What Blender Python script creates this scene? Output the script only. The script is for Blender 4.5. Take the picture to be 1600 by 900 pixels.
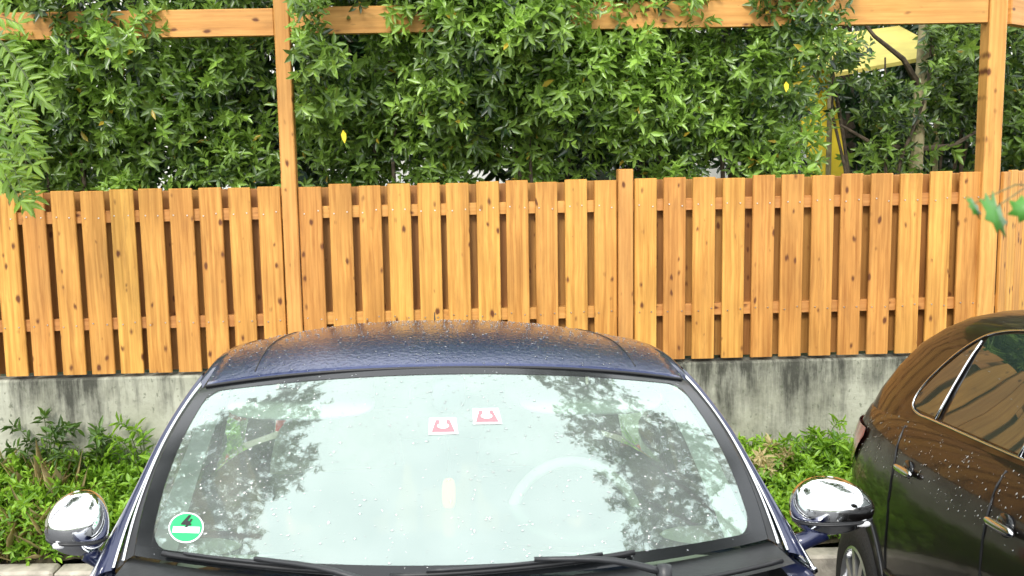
import bpy, math, random
import numpy as np
from mathutils import Vector, Matrix

for _o in list(bpy.data.objects):
    bpy.data.objects.remove(_o)
S = bpy.context.scene
COL = S.collection

# ------------------------------------------------------------------ camera
F, PITCH, ROLL, CX = 1500.0, .123, -.021, 735.0
def rX(a): c, s = math.cos(a), math.sin(a); return np.array([[1, 0, 0], [0, c, -s], [0, s, c]])
def rY(a): c, s = math.cos(a), math.sin(a); return np.array([[c, 0, s], [0, 1, 0], [-s, 0, c]])
def rZ(a): c, s = math.cos(a), math.sin(a); return np.array([[c, -s, 0], [s, c, 0], [0, 0, 1]])
CAM = np.array([0, 0, 2.194])
WC = rY(ROLL) @ rX(PITCH)            # world -> camera axes (x right, y forward, z up)
SLOPE = .12
CROSS = .02                          # the parking ground also falls gently to the right
def ground_z(y, x=0): return SLOPE * (4.95 - y) - CROSS * min(max(x, -4), 4)
cam_data = bpy.data.cameras.new('camera')
cam = bpy.data.objects.new('camera', cam_data); COL.objects.link(cam)
r_, f_, u_ = WC.T[:, 0], WC.T[:, 1], WC.T[:, 2]
cam.matrix_world = Matrix(((r_[0], u_[0], -f_[0], CAM[0]), (r_[1], u_[1], -f_[1], CAM[1]), (r_[2], u_[2], -f_[2], CAM[2]), (0, 0, 0, 1)))
cam_data.sensor_width = 36; cam_data.lens = F / 1600 * 36
cam_data.shift_x = (800 - CX) / 1600
cam_data.clip_start = .05; cam_data.clip_end = 2000
cam_data.dof.use_dof = True; cam_data.dof.focus_distance = 3.4; cam_data.dof.aperture_fstop = 11
S.camera = cam
S.render.resolution_x, S.render.resolution_y = 1024, 576

# ------------------------------------------------------------------ sky, sun, exposure
SUN_EL, SUN_AZ = math.radians(40), math.radians(196)     # azimuth clockwise from +y
world = bpy.data.worlds.new('World'); S.world = world; world.use_nodes = True
wn = world.node_tree.nodes; wl = world.node_tree.links
wn.clear()
w_out = wn.new('ShaderNodeOutputWorld'); w_bg = wn.new('ShaderNodeBackground')
sky = wn.new('ShaderNodeTexSky'); sky.sky_type = 'NISHITA'; sky.sun_disc = False
sky.sun_elevation = SUN_EL; sky.sun_rotation = SUN_AZ
w_tc = wn.new('ShaderNodeTexCoord'); w_no = wn.new('ShaderNodeTexNoise')
w_no.inputs['Scale'].default_value = 2.2; w_no.inputs['Detail'].default_value = 6
w_cr = wn.new('ShaderNodeValToRGB')
w_cr.color_ramp.elements[0].position = .3; w_cr.color_ramp.elements[0].color = (12.6, 13.2, 13.6, 1)
w_cr.color_ramp.elements[1].position = .7; w_cr.color_ramp.elements[1].color = (14.4, 14.6, 14.6, 1)
w_mx = wn.new('ShaderNodeMix'); w_mx.data_type = 'RGBA'; w_mx.inputs[0].default_value = .85
wl.new(w_tc.outputs['Generated'], w_no.inputs['Vector']); wl.new(w_no.outputs[0], w_cr.inputs[0])
wl.new(sky.outputs[0], w_mx.inputs[6]); wl.new(w_cr.outputs[0], w_mx.inputs[7])
wl.new(w_mx.outputs[2], w_bg.inputs[0]); w_bg.inputs[1].default_value = .12
wl.new(w_bg.outputs[0], w_out.inputs[0])
sd = bpy.data.lights.new('sun', 'SUN'); sun = bpy.data.objects.new('sun', sd); COL.objects.link(sun)
sd.energy = 1.4; sd.angle = math.radians(14); sd.color = (1, .95, .87)
sv = Vector((math.sin(SUN_AZ) * math.cos(SUN_EL), math.cos(SUN_AZ) * math.cos(SUN_EL), math.sin(SUN_EL)))
sun.rotation_euler = (-sv).to_track_quat('-Z', 'Y').to_euler()
S.view_settings.view_transform = 'Standard'; S.view_settings.look = 'None'
S.view_settings.exposure = 0.85; S.view_settings.gamma = 1
S.render.engine = 'CYCLES'
S.cycles.max_bounces = 8; S.cycles.transparent_max_bounces = 16

# ------------------------------------------------------------------ helpers
rng = np.random.default_rng(7)
random.seed(7)
def ray(px, py):
    return WC.T @ np.array([(px - CX) / F, 1, (450 - py) / F])
def at_y(px, py, y):
    d = ray(px, py); return CAM + d * (y - CAM[1]) / d[1]
def tag(o, label, cat=None, group=None, kind=None):
    if label: o['label'] = label
    if cat: o['category'] = cat
    if group: o['group'] = group
    if kind: o['kind'] = kind
    return o
def mesh(name, v, f, mats, smooth=False):
    me = bpy.data.meshes.new(name)
    me.from_pydata([tuple(map(float, p)) for p in v], [], [tuple(map(int, q)) for q in f])
    for m in (mats if isinstance(mats, (list, tuple)) else [mats]): me.materials.append(m)
    if smooth: me.polygons.foreach_set('use_smooth', [True] * len(me.polygons))
    me.update(); return me
def link(name, me, parent=None, loc=(0, 0, 0), rot=(0, 0, 0), scale=None):
    o = bpy.data.objects.new(name, me); COL.objects.link(o)
    o.location = loc; o.rotation_euler = rot
    if scale is not None: o.scale = scale
    if parent is not None: o.parent = parent
    return o
def obj(name, v, f, mat, parent=None, smooth=False, **k):
    return link(name, mesh(name, v, f, mat, smooth), parent, **k)
def empty(name, loc=(0, 0, 0), rot=(0, 0, 0)):
    o = bpy.data.objects.new(name, None); COL.objects.link(o); o.location = loc; o.rotation_euler = rot
    o.empty_display_size = .1; return o
class MB:
    def __init__(s): s.v = []; s.f = []
    def add(s, v, f):
        b = len(s.v); s.v += [tuple(p) for p in v]; s.f += [tuple(i + b for i in q) for q in f]; return s
    def box(s, a, b, bev=0.0):
        (x0, y0, z0), (x1, y1, z1) = a, b
        if bev <= 0:
            v = [(x0, y0, z0), (x1, y0, z0), (x1, y1, z0), (x0, y1, z0), (x0, y0, z1), (x1, y0, z1), (x1, y1, z1), (x0, y1, z1)]
            return s.add(v, [(0, 3, 2, 1), (4, 5, 6, 7), (0, 1, 5, 4), (1, 2, 6, 5), (2, 3, 7, 6), (3, 0, 4, 7)])
        # chamfered in plan (vertical edges) and on top/bottom
        c = bev
        ring = [(x0 + c, y0), (x1 - c, y0), (x1, y0 + c), (x1, y1 - c), (x1 - c, y1), (x0 + c, y1), (x0, y1 - c), (x0, y0 + c)]
        inn = [(x0 + c, y0 + c), (x1 - c, y0 + c), (x1 - c, y0 + c), (x1 - c, y1 - c), (x1 - c, y1 - c), (x0 + c, y1 - c), (x0 + c, y1 - c), (x0 + c, y0 + c)]
        v = [(x, y, z0) for x, y in ring] + [(x, y, z1 - c) for x, y in ring] + [(x, y, z1) for x, y in inn]
        f = [tuple(range(7, -1, -1))]
        for i in range(8):
            j = (i + 1) % 8
            f.append((i, j, 8 + j, 8 + i)); f.append((8 + i, 8 + j, 16 + j, 16 + i))
        f.append(tuple(range(16, 24)))
        return s.add(v, f)
    def tube(s, pts, rad, n=8, caps=True):
        pts = [np.array(p, float) for p in pts]
        if np.isscalar(rad): rad = [rad] * len(pts)
        b = len(s.v); ref = np.array([.31, .17, .93])
        for i, p in enumerate(pts):
            t = pts[min(i + 1, len(pts) - 1)] - pts[max(i - 1, 0)]; t = t / (np.linalg.norm(t) + 1e-9)
            a = np.cross(t, ref)
            if np.linalg.norm(a) < .1: a = np.cross(t, np.array([1., 0, 0]))
            a /= np.linalg.norm(a); c = np.cross(t, a)
            for k in range(n):
                q = 2 * math.pi * k / n
                s.v.append(tuple(p + rad[i] * (math.cos(q) * a + math.sin(q) * c)))
        for i in range(len(pts) - 1):
            for k in range(n):
                k2 = (k + 1) % n
                s.f.append((b + i * n + k, b + i * n + k2, b + (i + 1) * n + k2, b + (i + 1) * n + k))
        if caps:
            s.f.append(tuple(b + k for k in range(n - 1, -1, -1))); s.f.append(tuple(b + (len(pts) - 1) * n + k for k in range(n)))
        return s
    def grid(s, P):
        P = np.asarray(P, float); n, m = P.shape[:2]; b = len(s.v)
        s.v += [tuple(p) for p in P.reshape(-1, 3)]
        for i in range(n - 1):
            for j in range(m - 1):
                s.f.append((b + i * m + j, b + i * m + j + 1, b + (i + 1) * m + j + 1, b + (i + 1) * m + j))
        return s
    def lathe(s, prof, n=24, axis='x'):
        b = len(s.v); m = len(prof)
        for k in range(n):
            q = 2 * math.pi * k / n
            for (r, h) in prof:
                if axis == 'x': s.v.append((h, r * math.cos(q), r * math.sin(q)))
                else: s.v.append((r * math.cos(q), r * math.sin(q), h))
        for k in range(n):
            k2 = (k + 1) % n
            for i in range(m - 1):
                s.f.append((b + k * m + i, b + k * m + i + 1, b + k2 * m + i + 1, b + k2 * m + i))
        return s
    def make(s, name, mat, parent=None, smooth=False, **k): return obj(name, s.v, s.f, mat, parent, smooth, **k)
def solidify(o, t, off=-1):
    m = o.modifiers.new('solid', 'SOLIDIFY'); m.thickness = t; m.offset = off; return o
def bevel(o, w, seg=2):
    m = o.modifiers.new('bev', 'BEVEL'); m.width = w; m.segments = seg; m.limit_method = 'ANGLE'; return o
def fix_normals(o):
    import bmesh
    bm = bmesh.new(); bm.from_mesh(o.data); bmesh.ops.recalc_face_normals(bm, faces=bm.faces); bm.to_mesh(o.data); bm.free(); return o
def catmull(pts, n):
    pts = [np.array(p, float) for p in pts]
    P = [2 * pts[0] - pts[1]] + pts + [2 * pts[-1] - pts[-2]]
    out = []
    for k in range(n):
        x = k / (n - 1) * (len(pts) - 1); i = min(int(x), len(pts) - 2); t = x - i
        a, b, c, d = P[i:i + 4]
        out.append(.5 * ((2 * b) + (-a + c) * t + (2 * a - 5 * b + 4 * c - d) * t * t + (-a + 3 * b - 3 * c + d) * t ** 3))
    return np.array(out)
def lerp(a, b, t): return a + (b - a) * t
def sstep(a, b, x):
    t = np.clip((x - a) / (b - a), 0, 1); return t * t * (3 - 2 * t)

# ------------------------------------------------------------------ materials
def new_mat(name):
    m = bpy.data.materials.new(name); m.use_nodes = True
    nt = m.node_tree; return m, nt, nt.nodes['Principled BSDF']
def simple(name, col, rough=.5, metal=0, spec=.5, coat=0, var=0, scale=8, bump=0, bscale=60):
    m, nt, b = new_mat(name)
    b.inputs['Base Color'].default_value = (*col, 1); b.inputs['Roughness'].default_value = rough
    b.inputs['Metallic'].default_value = metal; b.inputs['Specular IOR Level'].default_value = spec
    b.inputs['Coat Weight'].default_value = coat; b.inputs['Coat Roughness'].default_value = .03
    tc = nt.nodes.new('ShaderNodeTexCoord')
    if var:
        n = nt.nodes.new('ShaderNodeTexNoise'); n.inputs['Scale'].default_value = scale; n.inputs['Detail'].default_value = 5
        nt.links.new(tc.outputs['Object'], n.inputs['Vector'])
        r = nt.nodes.new('ShaderNodeValToRGB'); nt.links.new(n.outputs[0], r.inputs[0])
        r.color_ramp.elements[0].position = .3; r.color_ramp.elements[1].position = .7
        r.color_ramp.elements[0].color = (*[c * (1 - var) for c in col], 1); r.color_ramp.elements[1].color = (*[min(1, c * (1 + var)) for c in col], 1)
        nt.links.new(r.outputs[0], b.inputs['Base Color'])
    if bump:
        n2 = nt.nodes.new('ShaderNodeTexNoise'); n2.inputs['Scale'].default_value = bscale; n2.inputs['Detail'].default_value = 4
        nt.links.new(tc.outputs['Object'], n2.inputs['Vector'])
        bp = nt.nodes.new('ShaderNodeBump'); bp.inputs['Strength'].default_value = bump; bp.inputs['Distance'].default_value = .01
        nt.links.new(n2.outputs[0], bp.inputs['Height']); nt.links.new(bp.outputs[0], b.inputs['Normal'])
    return m
def math_node(nt, op, a=None, b=None, v=None):
    n = nt.nodes.new('ShaderNodeMath'); n.operation = op
    if a is not None: nt.links.new(a, n.inputs[0])
    if b is not None: nt.links.new(b, n.inputs[1])
    if v is not None: n.inputs[1].default_value = v
    return n
def wood_mat(name, c_lo, c_hi, knot=(.13, .042, .012), horiz=False):
    m, nt, b = new_mat(name); N = nt.nodes; L = nt.links
    tc = N.new('ShaderNodeTexCoord'); oi = N.new('ShaderNodeObjectInfo')
    off = N.new('ShaderNodeVectorMath'); off.operation = 'SCALE'; off.inputs[0].default_value = (37.3, 11.7, 53.1)
    L.new(oi.outputs['Random'], off.inputs['Scale'])
    add = N.new('ShaderNodeVectorMath'); add.operation = 'ADD'; L.new(tc.outputs['Object'], add.inputs[0]); L.new(off.outputs[0], add.inputs[1])
    def mp(sc):
        q = N.new('ShaderNodeMapping'); q.inputs['Scale'].default_value = (sc[2], sc[1], sc[0]) if horiz else sc
        L.new(add.outputs[0], q.inputs['Vector']); return q.outputs[0]
    # warp
    wz = N.new('ShaderNodeTexNoise'); wz.inputs['Scale'].default_value = 1; wz.inputs['Detail'].default_value = 2
    L.new(mp((5, 5, 2.2)), wz.inputs['Vector'])
    wsc = N.new('ShaderNodeVectorMath'); wsc.operation = 'SCALE'; wsc.inputs['Scale'].default_value = 1.1; L.new(wz.outputs['Color'], wsc.inputs[0])
    ga = N.new('ShaderNodeVectorMath'); ga.operation = 'ADD'; L.new(mp((48, 20, 1.6)), ga.inputs[0]); L.new(wsc.outputs[0], ga.inputs[1])
    g = N.new('ShaderNodeTexNoise'); g.inputs['Scale'].default_value = 1; g.inputs['Detail'].default_value = 5; g.inputs['Roughness'].default_value = .6
    L.new(ga.outputs[0], g.inputs['Vector'])
    r = N.new('ShaderNodeValToRGB'); r.color_ramp.elements[0].position = .28; r.color_ramp.elements[1].position = .66
    r.color_ramp.elements[0].color = (*c_lo, 1); r.color_ramp.elements[1].color = (*c_hi, 1); L.new(g.outputs[0], r.inputs[0])
    # large blotches + per board tone
    bl = N.new('ShaderNodeTexNoise'); bl.inputs['Scale'].default_value = 1; bl.inputs['Detail'].default_value = 3; L.new(mp((6, 6, 3)), bl.inputs['Vector'])
    hs = N.new('ShaderNodeHueSaturation'); L.new(r.outputs[0], hs.inputs['Color'])
    v1 = math_node(nt, 'MULTIPLY', bl.outputs[0], v=.70); v2 = math_node(nt, 'MULTIPLY', oi.outputs['Random'], v=.26)
    v3 = math_node(nt, 'ADD', v1.outputs[0], v2.outputs[0]); v4 = math_node(nt, 'ADD', v3.outputs[0], v=.55); L.new(v4.outputs[0], hs.inputs['Value'])
    h1 = math_node(nt, 'MULTIPLY', oi.outputs['Random'], v=.012); h2 = math_node(nt, 'ADD', h1.outputs[0], v=.493); L.new(h2.outputs[0], hs.inputs['Hue'])
    # knots
    vo = N.new('ShaderNodeTexVoronoi'); vo.inputs['Scale'].default_value = 1; vo.inputs['Randomness'].default_value = 1
    kw = N.new('ShaderNodeVectorMath'); kw.operation = 'ADD'; L.new(mp((19, .01, 10.5)), kw.inputs[0])
    ks = N.new('ShaderNodeVectorMath'); ks.operation = 'SCALE'; ks.inputs['Scale'].default_value = .45; L.new(g.outputs['Color'], ks.inputs[0]); L.new(ks.outputs[0], kw.inputs[1])
    L.new(kw.outputs[0], vo.inputs['Vector'])
    sep = N.new('ShaderNodeSeparateColor'); L.new(vo.outputs['Color'], sep.inputs[0])
    sz = math_node(nt, 'MULTIPLY', sep.outputs[0], v=.46); sz2 = math_node(nt, 'SUBTRACT', sz.outputs[0], v=.235)
    df = math_node(nt, 'SUBTRACT', sz2.outputs[0], vo.outputs['Distance'])
    kr = N.new('ShaderNodeMapRange'); kr.inputs['From Min'].default_value = -.13; kr.inputs['From Max'].default_value = .05; L.new(df.outputs[0], kr.inputs['Value'])
    kc = N.new('ShaderNodeValToRGB')
    kc.color_ramp.elements[0].position = 0; kc.color_ramp.elements[0].color = (.34, .15, .035, 1)
    kc.color_ramp.elements[1].position = .8; kc.color_ramp.elements[1].color = (*knot, 1); L.new(kr.outputs[0], kc.inputs[0])
    mx = N.new('ShaderNodeMix'); mx.data_type = 'RGBA'; L.new(kr.outputs[0], mx.inputs[0]); L.new(hs.outputs[0], mx.inputs[6]); L.new(kc.outputs[0], mx.inputs[7])
    st = N.new('ShaderNodeTexNoise'); st.inputs['Scale'].default_value = 1; st.inputs['Detail'].default_value = 6; st.inputs['Roughness'].default_value = .7; L.new(mp((22, 8, 2.6)), st.inputs['Vector'])
    sr = N.new('ShaderNodeMapRange'); sr.inputs['From Min'].default_value = .56; sr.inputs['From Max'].default_value = .78; sr.inputs['To Max'].default_value = .6; L.new(st.outputs[0], sr.inputs['Value'])
    mw = N.new('ShaderNodeMix'); mw.data_type = 'RGBA'; L.new(sr.outputs[0], mw.inputs[0]); L.new(mx.outputs[2], mw.inputs[6]); mw.inputs[7].default_value = (.26, .105, .03, 1)
    L.new(mw.outputs[2], b.inputs['Base Color'])
    b.inputs['Roughness'].default_value = .55; b.inputs['Specular IOR Level'].default_value = .35
    bp = N.new('ShaderNodeBump'); bp.inputs['Strength'].default_value = .35; bp.inputs['Distance'].default_value = .004
    L.new(g.outputs[0], bp.inputs['Height']); L.new(bp.outputs[0], b.inputs['Normal'])
    return m
def leaf_mat(name, dark, light, rough=.32, trans=.25, spec=.6):
    m, nt, b = new_mat(name); N = nt.nodes; L = nt.links
    at = N.new('ShaderNodeAttribute'); at.attribute_name = 'tint'
    r = N.new('ShaderNodeValToRGB'); L.new(at.outputs['Fac'], r.inputs[0])
    r.color_ramp.elements[0].color = (*dark, 1); r.color_ramp.elements[1].color = (*light, 1)
    b.inputs['Roughness'].default_value = rough; b.inputs['Specular IOR Level'].default_value = spec
    L.new(r.outputs[0], b.inputs['Base Color'])
    tr = N.new('ShaderNodeBsdfTranslucent'); hs = N.new('ShaderNodeHueSaturation'); hs.inputs['Value'].default_value = 1.5; hs.inputs['Hue'].default_value = .485
    L.new(r.outputs[0], hs.inputs['Color']); L.new(hs.outputs[0], tr.inputs[0])
    mix = N.new('ShaderNodeMixShader'); mix.inputs[0].default_value = trans
    L.new(b.outputs[0], mix.inputs[1]); L.new(tr.outputs[0], mix.inputs[2]); L.new(mix.outputs[0], N['Material Output'].inputs[0])
    return m
def glass_mat(name, tint, refl, rough=.0, haze=0.0, ior=1.5):
    m, nt, b = new_mat(name); N = nt.nodes; L = nt.links; N.remove(b)
    t = N.new('ShaderNodeBsdfTransparent'); t.inputs[0].default_value = (*tint, 1)
    g = N.new('ShaderNodeBsdfGlossy'); g.inputs['Roughness'].default_value = rough
    g.inputs[0].default_value = (.82, 1, .92, 1)
    if haze:      # a thin film of rain bends the reflections
        t2 = N.new('ShaderNodeTexCoord'); n2 = N.new('ShaderNodeTexNoise'); n2.inputs['Scale'].default_value = 55; n2.inputs['Detail'].default_value = 4; L.new(t2.outputs['Object'], n2.inputs['Vector'])
        b2_ = N.new('ShaderNodeBump'); b2_.inputs['Strength'].default_value = .022; b2_.inputs['Distance'].default_value = .004; L.new(n2.outputs[0], b2_.inputs['Height']); L.new(b2_.outputs[0], g.inputs['Normal'])
    fr = N.new('ShaderNodeFresnel'); fr.inputs[0].default_value = ior
    ad = math_node(nt, 'ADD', fr.outputs[0], v=refl); ad.use_clamp = True
    mx = N.new('ShaderNodeMixShader'); L.new(ad.outputs[0], mx.inputs[0]); L.new(t.outputs[0], mx.inputs[1]); L.new(g.outputs[0], mx.inputs[2])
    last = mx
    if haze:
        df = N.new('ShaderNodeBsdfDiffuse'); df.inputs[0].default_value = (.75, .82, .78, 1)  # pale diffuse haze mixed in to lighten the dark reflections
        tc = N.new('ShaderNodeTexCoord'); no = N.new('ShaderNodeTexNoise'); no.inputs['Scale'].default_value = 9; no.inputs['Detail'].default_value = 8
        L.new(tc.outputs['Object'], no.inputs['Vector'])
        mr = N.new('ShaderNodeMapRange'); mr.inputs['From Min'].default_value = .35; mr.inputs['From Max'].default_value = .75
        mr.inputs['To Min'].default_value = haze * .75; mr.inputs['To Max'].default_value = haze * 1.2; L.new(no.outputs[0], mr.inputs['Value'])
        m2 = N.new('ShaderNodeMixShader'); L.new(mr.outputs[0], m2.inputs[0]); L.new(mx.outputs[0], m2.inputs[1]); L.new(df.outputs[0], m2.inputs[2]); last = m2
    L.new(last.outputs[0], N['Material Output'].inputs[0])
    return m
def concrete_mat():
    m, nt, b = new_mat('old_concrete'); N = nt.nodes; L = nt.links
    tc = N.new('ShaderNodeTexCoord')
    def noise(sc, det=6, ro=.6):
        q = N.new('ShaderNodeMapping'); q.inputs['Scale'].default_value = sc; L.new(tc.outputs['Object'], q.inputs['Vector'])
        n = N.new('ShaderNodeTexNoise'); n.inputs['Scale'].default_value = 1; n.inputs['Detail'].default_value = det; n.inputs['Roughness'].default_value = ro
        L.new(q.outputs[0], n.inputs['Vector']); return n.outputs[0]
    base = N.new('ShaderNodeValToRGB'); L.new(noise((3, 3, 3)), base.inputs[0])
    base.color_ramp.elements[0].position = .3; base.color_ramp.elements[0].color = (.27, .27, .20, 1)
    base.color_ramp.elements[1].position = .7; base.color_ramp.elements[1].color = (.46, .46, .37, 1)
    # run-down streaks, stronger near the top of the wall
    sx = N.new('ShaderNodeSeparateXYZ'); L.new(tc.outputs['Object'], sx.inputs[0])
    hz = N.new('ShaderNodeMapRange'); hz.inputs['From Min'].default_value = .2; hz.inputs['From Max'].default_value = 1.0; hz.inputs['To Min'].default_value = .25; L.new(sx.outputs['Z'], hz.inputs['Value'])
    hx = N.new('ShaderNodeMapRange'); hx.inputs['From Min'].default_value = -2.4; hx.inputs['From Max'].default_value = 1.2
    hx.inputs['To Min'].default_value = -.02; hx.inputs['To Max'].default_value = .07; L.new(sx.outputs['X'], hx.inputs['Value'])
    st = math_node(nt, 'MULTIPLY', noise((13, 5, 1.5), 8, .75), hz.outputs[0])
    bg_ = N.new('ShaderNodeMapRange'); bg_.inputs['From Min'].default_value = .32; bg_.inputs['From Max'].default_value = .68; bg_.inputs['To Min'].default_value = -.20; bg_.inputs['To Max'].default_value = .16; L.new(noise((2.3, 2, 1.6), 5, .65), bg_.inputs['Value'])
    st0 = math_node(nt, 'ADD', st.outputs[0], hx.outputs[0])
    st2 = math_node(nt, 'ADD', st0.outputs[0], bg_.outputs[0])
    sr = N.new('ShaderNodeMapRange'); sr.inputs['From Min'].default_value = .33; sr.inputs['From Max'].default_value = .62; L.new(st2.outputs[0], sr.inputs['Value'])
    m1 = N.new('ShaderNodeMix'); m1.data_type = 'RGBA'; L.new(sr.outputs[0], m1.inputs[0]); L.new(base.outputs[0], m1.inputs[6]); m1.inputs[7].default_value = (.055, .055, .042, 1)
    sp = N.new('ShaderNodeMapRange'); sp.inputs['From Min'].default_value = .60; sp.inputs['From Max'].default_value = .68; L.new(noise((34, 34, 22), 3), sp.inputs['Value'])
    spm = math_node(nt, 'MULTIPLY', sp.outputs[0], v=.65)
    m2 = N.new('ShaderNodeMix'); m2.data_type = 'RGBA'; L.new(spm.outputs[0], m2.inputs[0]); L.new(m1.outputs[2], m2.inputs[6]); m2.inputs[7].default_value = (.09, .10, .065, 1)
    L.new(m2.outputs[2], b.inputs['Base Color']); b.inputs['Roughness'].default_value = .85
    bp = N.new('ShaderNodeBump'); bp.inputs['Strength'].default_value = .5; bp.inputs['Distance'].default_value = .01
    L.new(noise((40, 40, 40), 6), bp.inputs['Height']); L.new(bp.outputs[0], b.inputs['Normal'])
    return m
def paint_mat(name, col, metal=.0, coat_ior=1.6, flake=0):
    m, nt, b = new_mat(name); N = nt.nodes; L = nt.links
    b.inputs['Base Color'].default_value = (*col, 1); b.inputs['Metallic'].default_value = metal
    b.inputs['Roughness'].default_value = .35; b.inputs['Coat Weight'].default_value = 1; b.inputs['Coat Roughness'].default_value = .03; b.inputs['Coat IOR'].default_value = coat_ior
    tc = N.new('ShaderNodeTexCoord')
    no = N.new('ShaderNodeTexNoise'); no.inputs['Scale'].default_value = 90; no.inputs['Detail'].default_value = 3; L.new(tc.outputs['Object'], no.inputs['Vector'])
    bp = N.new('ShaderNodeBump'); bp.inputs['Strength'].default_value = .035; bp.inputs['Distance'].default_value = .003
    L.new(no.outputs[0], bp.inputs['Height']); L.new(bp.outputs[0], b.inputs['Coat Normal'])
    return m

M = {}
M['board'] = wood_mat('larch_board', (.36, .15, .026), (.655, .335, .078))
M['back_board'] = wood_mat('larch_back_board', (.24, .10, .022), (.40, .19, .05))  # same larch, darkened so the colour carries the shade of the gaps
M['post'] = wood_mat('larch_post', (.44, .195, .045), (.63, .32, .088))
M['beam'] = wood_mat('larch_beam', (.44, .19, .045), (.60, .30, .085), horiz=True)
M['screw'] = simple('steel_screw', (.75, .74, .7), .3, 1)
M['concrete'] = concrete_mat()
M['kerb'] = simple('kerb_stone', (.42, .38, .31), .85, var=.25, scale=14, bump=.4)
M['asphalt'] = simple('asphalt', (.055, .055, .058), .8, var=.35, scale=40, bump=.6, bscale=120)
M['soil'] = simple('soil', (.07, .055, .032), .95, var=.5, scale=12, bump=.8, bscale=30)
M['lawn'] = simple('garden_ground', (.06, .085, .03), .95, var=.5, scale=3, bump=.5)
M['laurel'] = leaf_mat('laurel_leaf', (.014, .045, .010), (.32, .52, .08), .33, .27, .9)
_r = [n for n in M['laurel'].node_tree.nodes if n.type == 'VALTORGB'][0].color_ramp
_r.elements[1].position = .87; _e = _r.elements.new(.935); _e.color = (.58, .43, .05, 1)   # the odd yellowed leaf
M['bright_leaf'] = leaf_mat('young_leaf', (.05, .13, .015), (.28, .46, .05), .38, .35)
M['dark_leaf'] = leaf_mat('dark_leaf', (.006, .02, .006), (.05, .13, .025), .3, .2)
M['crown_leaf'] = leaf_mat('crown_leaf', (.02, .055, .010), (.10, .20, .025), .4, .3)
M['maple'] = leaf_mat('maple_leaf', (.05, .20, .03), (.12, .36, .05), .4, .35)
M['grass'] = leaf_mat('grass_blade', (.07, .19, .012), (.30, .52, .045), .45, .35)
M['dry'] = leaf_mat('dry_blade', (.42, .35, .16), (.68, .58, .32), .6, .3)
M['bark'] = simple('bark', (.10, .075, .05), .9, var=.45, scale=22, bump=.9, bscale=30)
M['pale_bark'] = simple('pale_bark', (.42, .36, .20), .85, var=.3, scale=14, bump=.6, bscale=30)
M['stem'] = simple('green_stem', (.10, .13, .05), .6, var=.3)
M['render_wall'] = simple('white_render', (.80, .79, .74), .9, var=.06, scale=3, bump=.2, bscale=90)
M['yellow'] = simple('yellow_panel_paint', (.88, .66, .03), .5, var=.12, scale=6)
M['pale_yellow'] = simple('pale_yellow_cloth', (.72, .60, .15), .8, var=.15, scale=6)
M['rooftile'] = simple('roof_tile', (.28, .11, .06), .8, var=.3, scale=12)
M['blue'] = paint_mat('dark_blue_paint', (.009, .014, .055), .35, 1.5)
M['blue_wet'] = paint_mat('wet_blue_paint', (.022, .034, .105), .55, 1.5)  # roof copy of the blue, brightened for sky light; the bump is rain
M['blue_wet'].node_tree.nodes['Principled BSDF'].inputs['Coat Weight'].default_value = .85
_b = [n for n in M['blue_wet'].node_tree.nodes if n.type == 'BUMP'][0]; _b.inputs['Strength'].default_value = .55; _b.inputs['Distance'].default_value = .006
_n = [n for n in M['blue_wet'].node_tree.nodes if n.type == 'TEX_NOISE'][0]; _n.inputs['Scale'].default_value = 70
M['black_paint'] = paint_mat('brown_black_paint', (.007, .0055, .005), .0, 1.5)
_p = M['black_paint'].node_tree.nodes['Principled BSDF']; _p.inputs['Specular IOR Level'].default_value = .1; _p.inputs['Coat Weight'].default_value = .45
M['chrome'] = simple('chrome', (.86, .87, .88), .07, 1, bump=.03, bscale=30)
M['trim'] = simple('bright_trim', (.75, .76, .78), .18, 1)
M['rubber'] = simple('black_rubber', (.012, .012, .013), .45, spec=.5)
M['plastic'] = simple('black_plastic', (.02, .021, .023), .4, spec=.5, bump=.1)
M['frit'] = simple('black_frit', (.008, .009, .010), .15, spec=.5)
M['tyre'] = simple('tyre_rubber', (.022, .022, .022), .75, bump=.3, bscale=80)
M['rim'] = simple('alloy', (.55, .56, .57), .28, .9)
M['windscreen'] = glass_mat('windscreen_glass', (.76, .93, .84), .245, .0, haze=.12)
M['glass'] = glass_mat('side_glass', (.35, .42, .38), .22)
M['dark_glass'] = simple('tinted_glass', (.02, .032, .024), .02, spec=.9)
M['mirror_glass'] = simple('mirror_glass', (.8, .82, .85), .02, 1)
M['cream'] = simple('cream_trim', (.70, .74, .66), .75, var=.06)
M['grey_trim'] = simple('grey_cloth', (.18, .19, .17), .9, var=.2, scale=30)
M['seat'] = simple('beige_seat', (.34, .35, .27), .85, var=.15, scale=20)
M['dash'] = simple('dash_plastic', (.33, .35, .28), .7, var=.1, bump=.15)
M['lilac'] = simple('grey_lilac_cover', (.30, .27, .34), .6)
M['tan'] = simple('tan_leather', (.55, .42, .26), .5)
M['green_sticker'] = simple('green_sticker', (.015, .42, .12), .5)
M['white_sticker'] = simple('white_sticker', (.85, .86, .84), .5)
M['red_print'] = simple('red_print', (.78, .16, .18), .5)
M['black_print'] = simple('black_print', (.01, .01, .01), .5)
M['red_lens'] = simple('red_lens', (.55, .025, .015), .12, coat=1)
M['amber'] = simple('amber_freshener', (.75, .42, .06), .6)
M['clear_lens'] = simple('clear_lens', (.6, .6, .6), .1, coat=1)
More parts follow.
